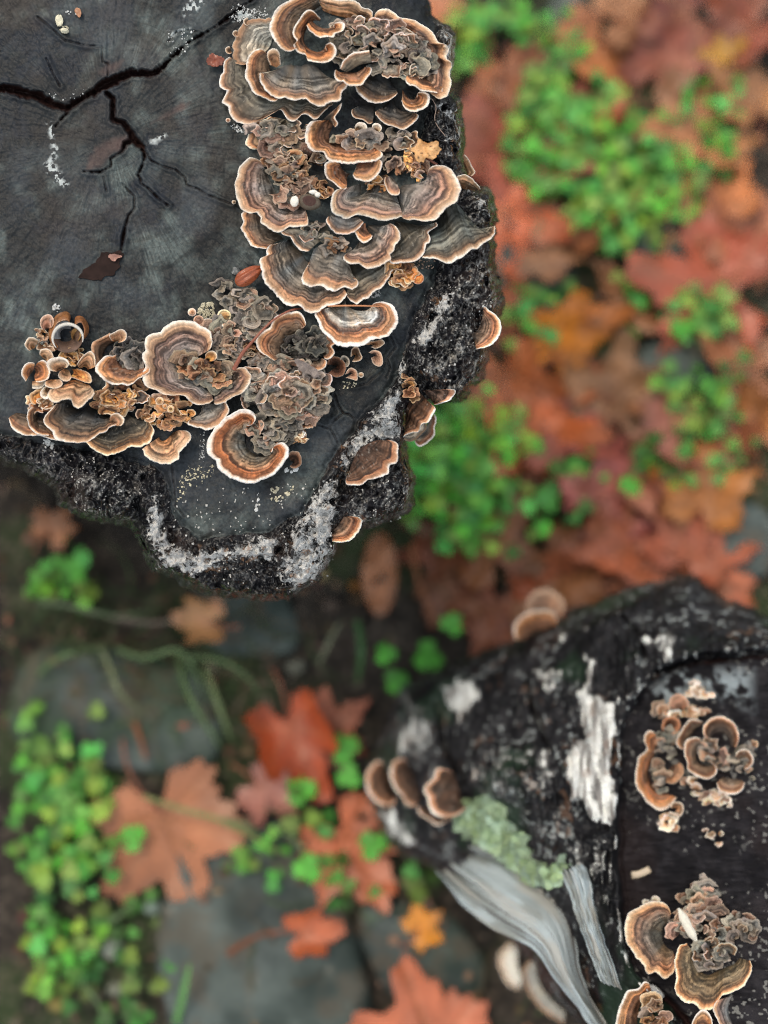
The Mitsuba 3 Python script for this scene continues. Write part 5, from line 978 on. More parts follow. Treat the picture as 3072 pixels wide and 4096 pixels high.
# a curled papery flap with a pale ring
k = thing('curled_flap', 'curled glossy brown papery flap around a thin white ring, left end of the lower arc', 'curled flap')
a = np.radians(np.linspace(160, 395, 60))
cc = np.array([335., 425.])
ring = sv('E', np.stack([cc[0] + 168 * np.cos(a) * 1.0, cc[1] + 158 * np.sin(a)], 1)[::-1]) if False else sv('E', np.stack([cc[0] + 168 * np.cos(a - np.pi * .97), cc[1] - 158 * np.sin(a - np.pi * .97)], 1))
tt = np.linspace(0, 1, 60)
part(k, 'white_ring', *tube(at(ring[:, 0], ring[:, 1], FOCUS - .012 - .001 * np.sin(3 * tt)), .00095 * np.sqrt(np.clip(np.sin(np.pi * np.clip(tt, .02, .98)), 0, 1)), 8), 'fungus_skin', color=(.60, .57, .52))
for nm, outer, innr, col in (('outer_flap', [(205, 560), (130, 440), (125, 330), (180, 200), (250, 140), (330, 130), (365, 180), (350, 250)], [(230, 520), (180, 430), (180, 340), (215, 265), (270, 230), (320, 225), (345, 235), (350, 265)], (.24, .10, .035)),
                             ('outer_flap', [(415, 250), (420, 190), (480, 175), (530, 215), (565, 290), (560, 370), (520, 430)], [(400, 300), (440, 260), (480, 250), (505, 290), (515, 330), (510, 380), (500, 420)], (.26, .10, .035)),
                             ('inner_bowl', [(170, 430), (200, 530), (270, 575), (360, 580), (440, 545), (495, 460), (495, 360), (440, 310)], [(250, 430), (260, 450), (290, 460), (330, 460), (370, 440), (380, 410), (370, 380), (350, 350)], (.12, .075, .055)),
                             ('inner_bowl', [(170, 430), (175, 330), (230, 260), (300, 235), (365, 250)], [(260, 430), (250, 360), (290, 320), (330, 320), (370, 320)], (.30, .31, .33)),
                             ('inner_bowl', [(380, 430), (370, 370), (400, 320), (460, 320), (480, 400), (450, 450)], [(400, 440), (400, 420), (410, 400), (420, 400), (430, 420), (430, 440)], (.36, .21, .08))):
    A_, B_ = spline(sv('E', outer), 50), spline(sv('E', innr), 50)
    t = np.linspace(0, 1, 10)[None, :, None]
    P2 = B_[:, None] + (A_ - B_)[:, None] * t
    hgt = (.003 + .008 * t[..., 0] ** .7 if nm == 'inner_bowl' else .011 - .007 * t[..., 0] ** 2) + .001 * (fb(P2[..., 0], P2[..., 1], 16, 3) - .5)
    v = at(P2[..., 0], P2[..., 1], FOCUS - hgt).reshape(-1, 3)
    cl = tinted(v, col, 4, .7, .003)
    f = grid_faces(50, 10)
    part(k, nm, np.vstack([v, v + FWD * .0004]), np.vstack([f, f[:, ::-1] + len(v)]), 'wet_skin', color=np.vstack([cl, cl]))

k = thing('leaf_stalk', 'thin curved red-brown leaf stalk lying across the lower arc', 'stalk')
q = spline(sv('F', [(1405, 92), (1320, 105), (1230, 135), (1100, 212), (1000, 300), (900, 410), (830, 490), (760, 570), (710, 650), (650, 772)]), 60)
hz = np.interp(np.linspace(0, 1, 60), [0, .15, .45, .6, 1], [.006, .015, .016, .017, .012])
put(k, *tube(at(q[:, 0], q[:, 1], FOCUS - hz), np.interp(np.linspace(0, 1, 60), [0, .6, 1], [.0005, .0007, .0012]), 8), 'leaf_skin', color=(.27, .085, .05))
k = thing('pine_needle', 'straight thin orange needle resting on the oval pale-centred bracket', 'needle')
q = spline(sv('G', [(305, 208), (480, 202), (700, 203), (925, 211)]), 30)
put(k, *tube(at(q[:, 0], q[:, 1], FOCUS - .0165 + 0 * q[:, 0]), np.interp(np.linspace(0, 1, 30), [0, .1, .9, 1], [.0003, .0005, .0004, .0001]), 6), 'leaf_skin', color=(.52, .22, .10))
k = thing('fine_root', 'hair-thin brown root hanging over the upper right bark', 'root')
q = spline(sv('B', [(1040, 1090), (1090, 1190), (1075, 1300), (1110, 1400), (1190, 1500)]), 30)
put(k, *tube(at(q[:, 0], q[:, 1], FOCUS - .0075 + 0 * q[:, 0]), .00022, 5), 'leaf_skin', color=(.30, .22, .18))
k = thing('splinter_chip', 'white straw-like splinter lying on the pinkish grey knobbly mass', 'splinter')
q = spline(sv('L', [(868, 380), (940, 520), (1000, 630), (1062, 735)]), 24)
dd_ = surf2(q) - .012
put(k, *tube(at(q[:, 0], q[:, 1], dd_.mean() + 0 * dd_), np.interp(np.linspace(0, 1, 24), [0, .3, .8, 1], [.0006, .0028, .0026, .001]), 8), 'dry_skin', color=(.74, .70, .60))
k = thing('straw', 'pale straw fragment on the dark cut face of the second stump', 'straw')
q = spline(sv('R5', [(1118, 1290), (1150, 1285), (1190, 1266)]), 12)
put(k, *tube(at(q[:, 0], q[:, 1], surf2(q) - .003), .0022, 7), 'dry_skin', color=(.56, .46, .34))
k = thing('pale_chip', 'small white chip beside the dark gap near the bottom right', 'chip')
c = sv('L', [(612, 1295)])[0]
v, f = blob([0, 0, 0], [.0058, .0028, .0020], 5, .15)
put(k, v @ frame(math.radians(-40)) + at(c[0], c[1], float(surf2(c[None])[0]) - .004), f, 'dry_skin', color=(.70, .74, .78))
for (x, y, a_, b_, an, lab) in ((385, 135, 24, 36, 80, 'pale yellowish blob near the top left of the cut face'), (418, 200, 26, 16, 10, 'pale crumbly bit just below the yellowish blob')):
    c = sv('Z', [(x, y)])[0]
    s_ = PX / 1.62
    v, f = blob([0, 0, 0], [a_ * s_, b_ * s_, .0016], x, .3, 4)
    k = thing('pale_blob', lab, 'blob')
    put(k, v @ frame(0.) + at(c[0], c[1], FOCUS - .0018), f, 'dry_skin', color=tinted(v, (.66, .62, .47), 3, .35, .001))

# crumbs nobody could count
rng = np.random.default_rng(12)
bits = []
ico = trimesh.creation.icosphere(1)


def crumbs(reg, poly, n, sz, col):
    poly = sv(reg, poly)
    lo, hi = poly.min(0), poly.max(0)
    k = 0
    while k < n:
        p = rng.uniform(lo, hi)
        if inside(np.array([p[0]]), np.array([p[1]]), poly)[0]:
            k += 1
            r_ = sz * rng.uniform(.4, 1.3)
            v = np.array(ico.vertices) * r_ * rng.uniform(.5, 1.3, 3) * (1 + .3 * rng.uniform(-1, 1, (len(ico.vertices), 1)))
            v = v @ frame(rng.uniform(0, 6)) + at(p[0], p[1], FOCUS - float(surf1(p[None])[0]) - r_ * .5)
            bits.append((v, np.array(ico.faces), np.asarray(col) * rng.uniform(.7, 1.1)))


W_, Yl = (.66, .67, .66), (.62, .57, .42)
crumbs('Z', [(1490, 120), (1560, 60), (1720, 40), (1740, 110), (1560, 150)], 60, .00042, W_)
crumbs('A', [(190, 190), (220, 60), (300, 50), (520, 110), (620, 180), (500, 200), (260, 240)], 70, .0004, W_)
crumbs('A', [(180, 1380), (260, 1370), (370, 1440), (330, 1490), (260, 1450)], 40, .00042, W_)
crumbs('F', [(260, 180), (250, 100), (330, 20), (420, 30), (450, 190), (340, 200)], 140, .0006, Yl)
crumbs('Z', [(1080, 200), (1250, 170), (1290, 230), (1160, 380), (1080, 330)], 40, .00038, W_)
crumbs('Z', [(410, 80), (480, 60), (540, 70), (470, 110)], 12, .0004, W_)
crumbs('Z', [(400, 150), (450, 180), (440, 220), (390, 200)], 12, .0005, Yl)
crumbs('Z', [(290, 600), (600, 560), (520, 640), (320, 660)], 18, .0003, W_)
crumbs('E', [(170, 40), (260, 60), (240, 140), (180, 130)], 12, .0007, W_)
crumbs('E', [(10, 440), (110, 440), (100, 560), (10, 560)], 26, .0006, W_)
crumbs('H', [(290, 1240), (420, 1000), (560, 1000), (720, 1000), (700, 1100), (420, 1320), (300, 1420)], 110, .00045, Yl)
crumbs('H', [(560, 620), (610, 620), (600, 960), (540, 960)], 40, .00032, W_)
crumbs('H', [(1100, 1280), (1240, 1280), (1180, 1500), (1120, 1500)], 9, .0007, W_)
crumbs('H', [(1280, 1340), (1440, 1330), (1600, 1220), (1600, 1290), (1360, 1420)], 26, .0006, Yl)
crumbs('H', [(1340, 1240), (1420, 1230), (1410, 1300), (1340, 1300)], 9, .0008, (.5, .47, .36))
crumbs('H', [(1485, 1030), (1640, 1030), (1630, 1080), (1500, 1080)], 6, .0010, W_)
crumbs('G', [(390, 1140), (480, 1030), (660, 1060), (560, 1120)], 18, .0005, Yl)
crumbs('G', [(770, 60), (880, 30), (900, 90), (780, 120)], 26, .0006, (.45, .46, .48))
crumbs('D', [(700, 1210), (960, 1230), (940, 1330), (720, 1320)], 24, .0006, (.5, .36, .28))
crumbs('C', [(80, 1320), (130, 1320), (120, 1390), (80, 1380)], 4, .0015, (.24, .25, .25))
crumbs('E', [(20, 1540), (160, 1560), (180, 1650), (60, 1650)], 18, .0009, W_)
crumbs('P', [(320, 1060), (740, 1040), (720, 1240), (600, 1290), (330, 1230)], 200, .0005, (.58, .57, .54))
crumbs('P', [(900, 640), (1040, 560), (1080, 700), (1000, 840), (900, 800)], 130, .00042, (.60, .60, .58))
crumbs('P', [(150, 980), (320, 1010), (300, 1110), (160, 1100)], 110, .0004, (.56, .55, .52))
crumbs('P', [(740, 1050), (890, 1030), (880, 1120), (760, 1140)], 60, .0004, (.56, .55, .52))
v, f, c = join(bits)
k = thing('wood_crumbs', 'white and yellowish crumbs sprinkled over the stump', 'crumbs', kind='stuff')
put(k, v, f, 'dry_skin', color=c, smooth=False)

# pale green foliose lichen on the second stump
rng = np.random.default_rng(5)
bits = []
poly = sv('R5', [(470, 1010), (520, 975), (580, 1010), (620, 1080), (720, 1140), (700, 1200), (850, 1250), (830, 1325), (720, 1310), (600, 1200), (520, 1130), (430, 1090)])
lo, hi = poly.min(0), poly.max(0)
n_ = 0
while n_ < 150:
    p = rng.uniform(lo, hi)
    if inside(np.array([p[0]]), np.array([p[1]]), poly)[0] and fb(p[0], p[1], 90, 3) + rng.uniform(-.12, .12) > .50:
        n_ += 1
        R = rng.uniform(.0022, .0070)
        a = np.linspace(0, 2 * np.pi, 15)[:-1]
        ra = R * (1 + .35 * np.cos(3 * a + p[0]) * rng.uniform(.3, 1) + rng.uniform(-.15, .15, 14))
        rg = np.array([.5, 1.0])
        loc = np.vstack([[[0, 0, 0]]] + [np.stack([np.cos(a) * ra * g, np.sin(a) * ra * g, .0022 * g ** 2 + .0014 * np.cos(4 * a + p[1]) * g], 1) for g in rg])
        i = np.arange(14)
        f = np.vstack([np.stack([0 * i, 1 + i, 1 + (i + 1) % 14], 1), np.stack([1 + i, 15 + i, 15 + (i + 1) % 14], 1), np.stack([1 + i, 15 + (i + 1) % 14, 1 + (i + 1) % 14], 1)])
        v = loc @ frame(rng.uniform(0, 6)) + at(p[0], p[1], float(surf2(p[None])[0]) - rng.uniform(.001, .006))
        bits.append((v, f, np.array([.37, .50, .37]) * rng.uniform(.55, 1.3) * np.array([1, 1, rng.uniform(.7, 1.1)])))
v, f, c = join(bits)
k = thing('lichen', 'pale green leafy lichen on the bark above the silver splinter', 'lichen')
put(k, v, f, 'dry_skin', color=c)

# ------------------------------------------------------------------ ground: stones, leaves, clover, grass
def gpoint(u, v, z=0.):
    return at(u, v, ground_depth(u, v, z))


def flat_stone(poly, label, hgt, seed, moss=.3, dome=.006):
    ring = spline(sv('P', poly), 90, True)
    g = gpoint(ring[:, 0], ring[:, 1])[:, :2]
    c = g.mean(0)
    rs = np.r_[np.linspace(0, .9, 22), .95, .98, 1.0, 1.01, 1.0]
    v = c + (g - c)[:, None] * rs[None, :, None] * (1 + .05 * (meshkit.fbm(np.c_[g * 30, g[:, :1] * 0], 3, seed)[:, None, None] - .5) * 2)
    z = hgt + dome * (1 - rs ** 2)
    z[-4:] = [hgt - .002, hgt - .006, hgt * .4, -.02]
    z[-5] = hgt - .0006
    zz = z[None] + (meshkit.fbm(np.concatenate([v * 14, v[..., :1] * 0], -1), 4, seed) - .5) * .009 * (rs < .97)
    V_ = np.concatenate([v, zz[..., None]], -1)
    k = thing('paving_stone', label, 'stone')
    put(k, V_.reshape(-1, 3), grid_faces(90, len(rs), True), 'stone', uv=np.full((V_.size // 3, 2), moss))


flat_stone([(60, 1420), (200, 1400), (330, 1420), (440, 1470), (480, 1560), (470, 1650), (330, 1670), (150, 1650), (40, 1600)], 'dark mossy flat stone crossed by grass blades, left side', .016, 1, 1.0)
flat_stone([(400, 1800), (560, 1760), (640, 1790), (700, 1880), (760, 1990), (790, 2100), (780, 2300), (420, 2300), (360, 2180), (340, 2050), (370, 1900)], 'large blue-grey flat stone at the bottom, under the curled leaf', .016, 2, .12)
flat_stone([(780, 1960), (900, 1950), (1000, 2000), (1050, 2120), (980, 2200), (860, 2160), (800, 2080)], 'grey stone under the small orange leaf, bottom centre', .008, 3, .3)
flat_stone([(1060, 540), (1180, 550), (1240, 600), (1220, 670), (1130, 690), (1060, 640)], 'grey stone beside the right edge of the stump', .012, 4, .3)
flat_stone([(1340, 490), (1480, 470), (1500, 560), (1420, 600), (1340, 560)], 'grey stone below the upper clover patch', .010, 5, .3)
flat_stone([(1380, 760), (1520, 740), (1560, 820), (1460, 850), (1380, 830)], 'bluish stone among clover at the right', .010, 6, .2)
flat_stone([(1530, 1120), (1640, 1100), (1660, 1240), (1560, 1230)], 'grey stone at the right edge under the orange leaf', .010, 7, .2)
flat_stone([(1180, 20), (1260, 0), (1280, 80), (1200, 110)], 'small dark stone at the top between two leaves', .010, 8, .2)
flat_stone([(480, 1180), (620, 1290), (640, 1400), (560, 1420), (430, 1380)], 'dark stone in the shade beneath the stump', .006, 9, .2)


def lobed(theta, kind, rng_):
    """radius of a palmate leaf outline by angle (0 = tip)"""
    lobes = [(0, 1.0, .56), (.98, .92, .52), (-.98, .92, .52), (2.0, .70, .55), (-2.0, .70, .55)]
    if kind == 'oval':
        return .42 / np.sqrt((np.cos(theta) * .42) ** 2 + (np.sin(theta)) ** 2) * 1.0
    R = np.full(theta.shape, .20)
    for a, L, w in lobes:
        a += rng_.normal(0, .06); L *= rng_.uniform(.88, 1.1)
        d = np.abs(np.angle(np.exp(1j * (theta - a))))
        s = np.clip(1 - d / w, 0, 1)
        R = np.maximum(R, .50 * np.clip(1.1 - .25 * np.abs(theta) / np.pi, 0, 1) * (d < w * 1.25) + (L - .50) * s ** 1.05)
    R = R * (1 + .06 * np.sin(theta * 23 + rng_.uniform(0, 6)) + .05 * np.sin(theta * 9 + rng_.uniform(0, 6)))
    return np.where(np.abs(theta) > 2.75, R * .55, R)


def leaf(x, y, size, tip, color, label, curl=.25, kind='maple', lift=.012, tilt=(0, 0), seed=0, stalk=True, fold=0., under=None):
    """x, y in the overview sheet; size in its units; tip: direction of the leaf's point in degrees, 90 = away from the viewer"""
    rng_ = np.random.default_rng(seed + 900)
    if x > 850 and y < 1330 and size > 90:
        size = size * 1.18
    lum_, gg_ = (rng_.uniform(.68, 1.12), rng_.uniform(.80, 1.22)) if x > 850 and y < 1330 else (1.0, .95)
    color = tuple(min(.7, q_ * 1.12 * lum_ * (1, gg_, .95)[j_] + .012 * (j_ == 1)) for j_, q_ in enumerate(color))
    if x > 850 and y < 1330:
        curl = min(.48, curl * 1.5) if abs(curl) < .5 else curl
        tilt = (tilt[0] + rng_.normal(0, 9), tilt[1] + rng_.normal(0, 9))
    c2 = sv('P', [(x, y)])[0]
    base = gpoint(c2[0], c2[1], lift)
    k_ = 1 / .54004 / 1536 * TX * float(ground_depth(c2[0], c2[1]))
    S_ = size * k_
    th = np.linspace(-np.pi, np.pi, 150, endpoint=False)
    R = lobed(th, kind, rng_)
    nr = 16
    r = np.linspace(0, 1, nr)
    rad = R[:, None] * r[None]
    X_, Y_ = np.cos(th)[:, None] * rad, np.sin(th)[:, None] * rad
    # veins as creases, blade cupped and wavy
    vein = np.zeros(X_.shape)
    for a in (0, .92, -.92, 1.95, -1.95):
        d = np.abs(-math.sin(a) * X_ + math.cos(a) * Y_)
        along = math.cos(a) * X_ + math.sin(a) * Y_
        vein = np.maximum(vein, np.exp(-(d / .022) ** 2) * (along > 0) * np.clip(1.1 - along, .1, 1))
    wv = meshkit.fbm(np.stack([X_ * 2.2 + seed, Y_ * 2.2, 0 * X_], -1), 3, seed) - .5
    Zl = curl * (rad ** 2) * (.6 + .8 * np.sin(th * 2 + seed)[:, None]) + (.16 if seed < 9 else .46) * wv * (.3 + rad) - .03 * vein + fold * np.abs(Y_) * 1.0
    if abs(curl) > .5:                      # rolled up dry leaf
        ang = np.clip(Y_ * curl * 2.2, -2.4, 2.4)
        rad0 = 1 / (abs(curl) * 2.2)
        Y2 = rad0 * np.sin(ang) * np.sign(curl)
        Zl = rad0 * (1 - np.cos(ang)) + .16 * wv
        Y_ = Y2
    loc = np.stack([X_, Y_, Zl], -1).reshape(-1, 3) * S_
    loc[:, 2] += 0
    a = math.radians(tip)
    rot = np.array([[math.cos(a), math.sin(a), 0], [-math.sin(a), math.cos(a), 0], [0, 0, 1]])
    tx, ty = math.radians(tilt[0]), math.radians(tilt[1])
    rx = np.array([[1, 0, 0], [0, math.cos(tx), math.sin(tx)], [0, -math.sin(tx), math.cos(tx)]])
    ry = np.array([[math.cos(ty), 0, -math.sin(ty)], [0, 1, 0], [math.sin(ty), 0, math.cos(ty)]])
    M_ = rx @ ry
    v = loc @ rot @ M_
    zmin = min(0, v[:, 2].min() + lift - .002)
    v[:, 2] -= zmin
    v = v + base
    col = np.array(color) * (1 + .45 * (meshkit.fbm(np.stack([X_ * 4, Y_ * 4, 0 * X_ + seed], -1), 3, seed + 3) - .5) * 2).reshape(-1, 1)
    bl = sst(.48, .66, meshkit.fbm(np.stack([X_ * 2.6 + 9, Y_ * 2.6, 0 * X_ + seed], -1), 3, seed + 5)).reshape(-1, 1)
    ba = .12 if seed < 9 else .42
    col = col * (1 - ba * bl) + ba * bl * (np.array([.15, .070, .038]) if seed % 3 else np.array([.50, .21, .12]))
    ed = (r[None] ** 6 * np.ones((150, 1))).reshape(-1, 1)
    col = col * (1 - .25 * ed)
    vn = vein.reshape(-1, 1) * .35
    col = col * (1 - vn) + vn * np.array([.40, .22, .12])
    ucol = col * .8 + .2 * np.array([.40, .28, .22]) if under is None else np.array(under) * (col / np.maximum(np.array(color), 1e-3))
    f = grid_faces(150, nr, True)
    nrm = np.array([0, 0, -1.]) @ rot @ M_
    key = thing('fallen_leaf', label, 'leaf')
    part(key, 'blade', np.vstack([v, v + nrm * .0006]), np.vstack([f, f[:, ::-1] + len(v)]), 'leaf_skin', color=np.vstack([col, ucol]))
    if stalk and kind == 'maple':
        t = np.linspace(0, 1, 14)[:, None]
        st = np.hstack([-.75 * t - .02, .12 * np.sin(t * 2.2) * rng_.choice([-1, 1]), .10 * np.sin(t * 3)]) * S_
        st = st @ rot @ M_
        st[:, 2] = np.maximum(st[:, 2] - zmin, .003 - base[2])
        sv_, sf_ = tube(st + base, np.linspace(.0009, .0013, 14), 6)
        part(key, 'stalk', sv_, sf_, 'leaf_skin', color=(.26, .09, .05))
    return key


TANL, ORG, RED, PINK, BRN, YEL, DRED = (.34, .125, .062), (.46, .13, .045), (.36, .060, .030), (.42, .12, .085), (.25, .085, .035), (.58, .22, .020), (.19, .035, .028)
LEAVES = [
    (352, 1765, 240, -68, TANL, 'large flat tan maple leaf at the lower left, tip pointing down', .10, 'maple', .020, (3, -2)),
    (745, 1805, 172, -55, (.46, .12, .055), 'red-orange maple leaf beside the left foot of the second stump', .12, 'maple', .020, (-6, 5)),
    (625, 1570, 165, -65, (.36, .055, .018), 'rolled-up bright red leaf left of the second stump', .95, 'maple', .025, (0, 0)),
    (700, 1590, 110, 40, (.34, .10, .06), 'brown-red leaf behind the rolled-up bright red leaf', .4, 'maple', .010, (0, 10)),
    (560, 1700, 100, -30, (.36, .15, .13), 'pinkish leaf underside between the tan leaf and the rolled red leaf', .5, 'maple', .012, (0, 0)),
    (655, 2015, 95, 10, (.38, .085, .035), 'small curled red-brown leaf on the large blue-grey stone', .9, 'maple', .026, (0, 0)),
    (905, 2010, 68, 35, YEL, 'small yellow-orange leaf on the grey stone, bottom centre', .3, 'maple', .018, (0, 0)),
    (945, 2275, 235, 165, (.48, .135, .070), 'big orange-pink maple leaf cut by the bottom edge', .10, 'maple', .022, (0, 3)),
    (1290, 95, 125, -120, (.42, .13, .055), 'orange-brown leaf curled at the top, right of the strip of clover', .45, 'maple', .016, (0, 0)),
    (900, 10, 110, -60, (.42, .15, .07), 'tan-orange leaf at the top edge behind the upper cluster', .2, 'maple', .014, (0, 0)),
    (1085, 150, 100, -80, (.44, .13, .07), 'orange-pink leaf at the top, just right of the upper cluster', .2, 'maple', .014, (0, 0)),
    (1110, 300, 190, -95, (.40, .11, .075), 'long pinkish leaf beside the right edge of the upper cluster', .3, 'maple', .016, (0, 0)),
    (1085, 460, 140, -80, (.45, .11, .045), 'bright orange-red leaf right of the middle cluster', .2, 'maple', .014, (0, 0)),
    (1230, 480, 105, -70, BRN, 'rusty leaf half hidden under the upper clover patch', .3, 'maple', .010, (0, 0)),
    (1240, 300, 100, 30, (.44, .10, .05), 'red leaf under the left side of the upper clover patch', .2, 'maple', .010, (0, 0)),
    (1480, 40, 140, 200, DRED, 'dark red leaf in the top right corner', .2, 'maple', .010, (0, 0)),
    (1565, 130, 62, 100, (.62, .30, .04), 'small yellow leaf at the right edge near the top', .2, 'maple', .014, (0, 0)),
    (1445, 250, 130, -30, (.40, .15, .075), 'tan leaf right of the upper clover patch', .25, 'maple', .014, (0, 0)),
    (1420, 150, 110, 60, (.28, .075, .045), 'brown-red leaf between the curled orange leaf and the top right corner', .3, 'maple', .012, (0, 0)),
    (1545, 450, 135, 120, (.44, .13, .06), 'orange-brown leaf at the right edge beside the upper clover patch', .3, 'maple', .016, (0, 0)),
    (1570, 630, 190, 170, (.42, .095, .055), 'red spiky maple leaf at the right edge pointing left', .15, 'maple', .018, (0, 0)),
    (1200, 760, 105, 70, (.60, .20, .018), 'bright yellow-orange leaf right of the stump', .3, 'maple', .020, (0, 0)),
    (1285, 690, 80, 10, (.50, .18, .03), 'narrow orange leaf touching the yellow-orange leaf', .4, 'oval', .016, (0, 0)),
    (1095, 810, 130, -75, (.44, .10, .045), 'red-orange leaf next to the black bark chunk', .2, 'maple', .014, (0, 0)),
    (1140, 930, 135, -70, (.46, .10, .035), 'vivid red-orange leaf right of the lower clover patch', .3, 'maple', .014, (0, 0)),
    (1225, 915, 140, -120, (.27, .058, .045), 'dark crimson leaf left of the tan crumpled leaf', .35, 'maple', .014, (0, 0)),
    (1330, 890, 150, 90, (.33, .15, .085), 'tan crumpled leaf at the middle right', .4, 'maple', .014, (0, 0)),
    (1350, 1000, 130, -80, (.30, .12, .075), 'brown leaf below the tan crumpled leaf', .2, 'maple', .012, (0, 0)),
    (1265, 830, 90, 150, (.42, .11, .04), 'small orange-red leaf below the yellow-orange leaf', .3, 'maple', .012, (0, 0)),
    (1510, 1090, 115, 85, (.56, .19, .05), 'orange pointed leaf above the second stump, right side', .3, 'maple', .024, (0, 0)),
    (1400, 1180, 165, 140, (.36, .075, .045), 'red leaf just above the second stump', .25, 'maple', .014, (0, 0)),
    (1490, 1200, 130, 60, (.42, .10, .055), 'red-orange leaf above the right part of the second stump', .3, 'maple', .016, (0, 0)),
    (1290, 1110, 140, 30, (.34, .080, .075), 'pinkish crimson leaf left of the red leaf above the second stump', .3, 'maple', .014, (0, 0)),
    (1190, 1210, 150, -60, (.31, .11, .05), 'brown leaf between the two stumps', .35, 'maple', .014, (0, 0)),
    (1060, 1200, 130, 120, (.34, .095, .05), 'rust leaf below the lower clover patch', .25, 'maple', .012, (0, 0)),
    (820, 1240, 90, -90, (.36, .14, .065), 'light brown leaf in the gap right of the stump bark', .3, 'oval', .016, (0, 0)),
    (1070, 1310, 120, -110, (.33, .075, .045), 'dark red-orange leaf left of the ridge brackets', .3, 'maple', .010, (0, 0)),
    (960, 1180, 100, 200, (.22, .05, .03), 'deep red leaf under the lower clover patch', .2, 'maple', .008, (0, 0)),
    (1545, 1270, 110, -100, (.38, .11, .05), 'orange-brown leaf at the right edge behind the second stump', .2, 'maple', .014, (0, 0)),
    (1440, 880, 95, 200, (.24, .08, .045), 'brown leaf under the right-hand clover', .2, 'maple', .008, (0, 0)),
    (1390, 660, 110, 150, (.32, .12, .07), 'dull brown leaf left of the red spiky leaf', .25, 'maple', .008, (0, 0)),
    (1150, 1060, 70, 40, (.30, .07, .04), 'small red leaf among the lower clover', .3, 'maple', .010, (0, 0)),
    (450, 1345, 85, 180, (.36, .18, .08), 'ragged tan leaf in the dark gap under the stump', .8, 'maple', .04, (0, 0)),
    (110, 1150, 70, 60, (.34, .14, .07), 'blurred tan leaf at the left edge under the bark', .3, 'maple', .02, (0, 0)),
    (1340, 40, 110, 20, (.40, .16, .09), 'tan leaf at the top edge beside the curled orange leaf', .3, 'maple', .020, (6, 0)),
    (1520, 330, 120, 80, (.44, .17, .08), 'tan-orange leaf at the right edge above the orange-brown one', .3, 'maple', .012, (0, 6)),
    (1150, 230, 110, 100, (.36, .10, .07), 'pinkish red leaf between the strip of clover and the upper clover patch', .35, 'maple', .008, (4, 0)),
    (1170, 560, 95, -20, (.30, .12, .07), 'brown leaf above the grey stone beside the stump', .3, 'maple', .008, (0, 4)),
    (1040, 700, 110, 100, (.40, .11, .06), 'red-brown leaf touching the right bark of the stump', .2, 'maple', .010, (0, 0)),
    (1420, 960, 120, 20, (.27, .09, .06), 'dark brown leaf under the right-hand clover edge', .3, 'maple', .006, (0, 0)),
    (1560, 980, 110, 150, (.34, .12, .06), 'brown-orange leaf at the right edge above the orange pointed leaf', .3, 'maple', .008, (0, 0)),
    (1200, 1320, 120, 90, (.36, .085, .04), 'red leaf behind the ridge of the second stump', .3, 'maple', .010, (0, 0)),
    (960, 1260, 100, -40, (.26, .09, .05), 'brown leaf beside the twig between the stumps', .3, 'maple', .010, (0, 0)),
    (1330, 1230, 130, 170, (.42, .12, .06), 'orange-red leaf touching the top of the second stump', .3, 'maple', .016, (0, 0)),
    (1460, 560, 80, 60, (.34, .14, .08), 'small tan leaf below the upper clover patch', .3, 'maple', .008, (0, 0)),
    (1620, 60, 120, 200, (.30, .06, .04), 'dark red leaf in the extreme top right corner', .3, 'maple', .012, (0, 0)),
    (1630, 240, 120, 100, (.40, .13, .06), 'orange-brown leaf at the right picture edge below the small yellow leaf', .3, 'maple', .012, (0, 0)),
    (1640, 520, 130, 150, (.36, .11, .06), 'rust leaf at the right picture edge behind the red spiky one', .3, 'maple', .008, (0, 0)),
    (1630, 800, 120, 170, (.30, .09, .05), 'brown-red leaf at the right picture edge below the red spiky one', .3, 'maple', .010, (0, 0)),
    (1640, 940, 110, 100, (.38, .12, .05), 'orange leaf at the right picture edge beside the right-hand clover', .3, 'maple', .012, (0, 0)),
    (1000, 80, 70, 10, (.36, .12, .05), 'small brown leaf behind the grey bark at the top', .3, 'maple', .008, (0, 0)),
]
for i, L_ in enumerate(LEAVES):
    x, y, sz, tip, col, lab, curl, kind, lift, tilt = L_
    leaf(x, y, sz, tip, col, lab, curl, kind, lift, tilt, seed=i, stalk=i not in (1, 20))


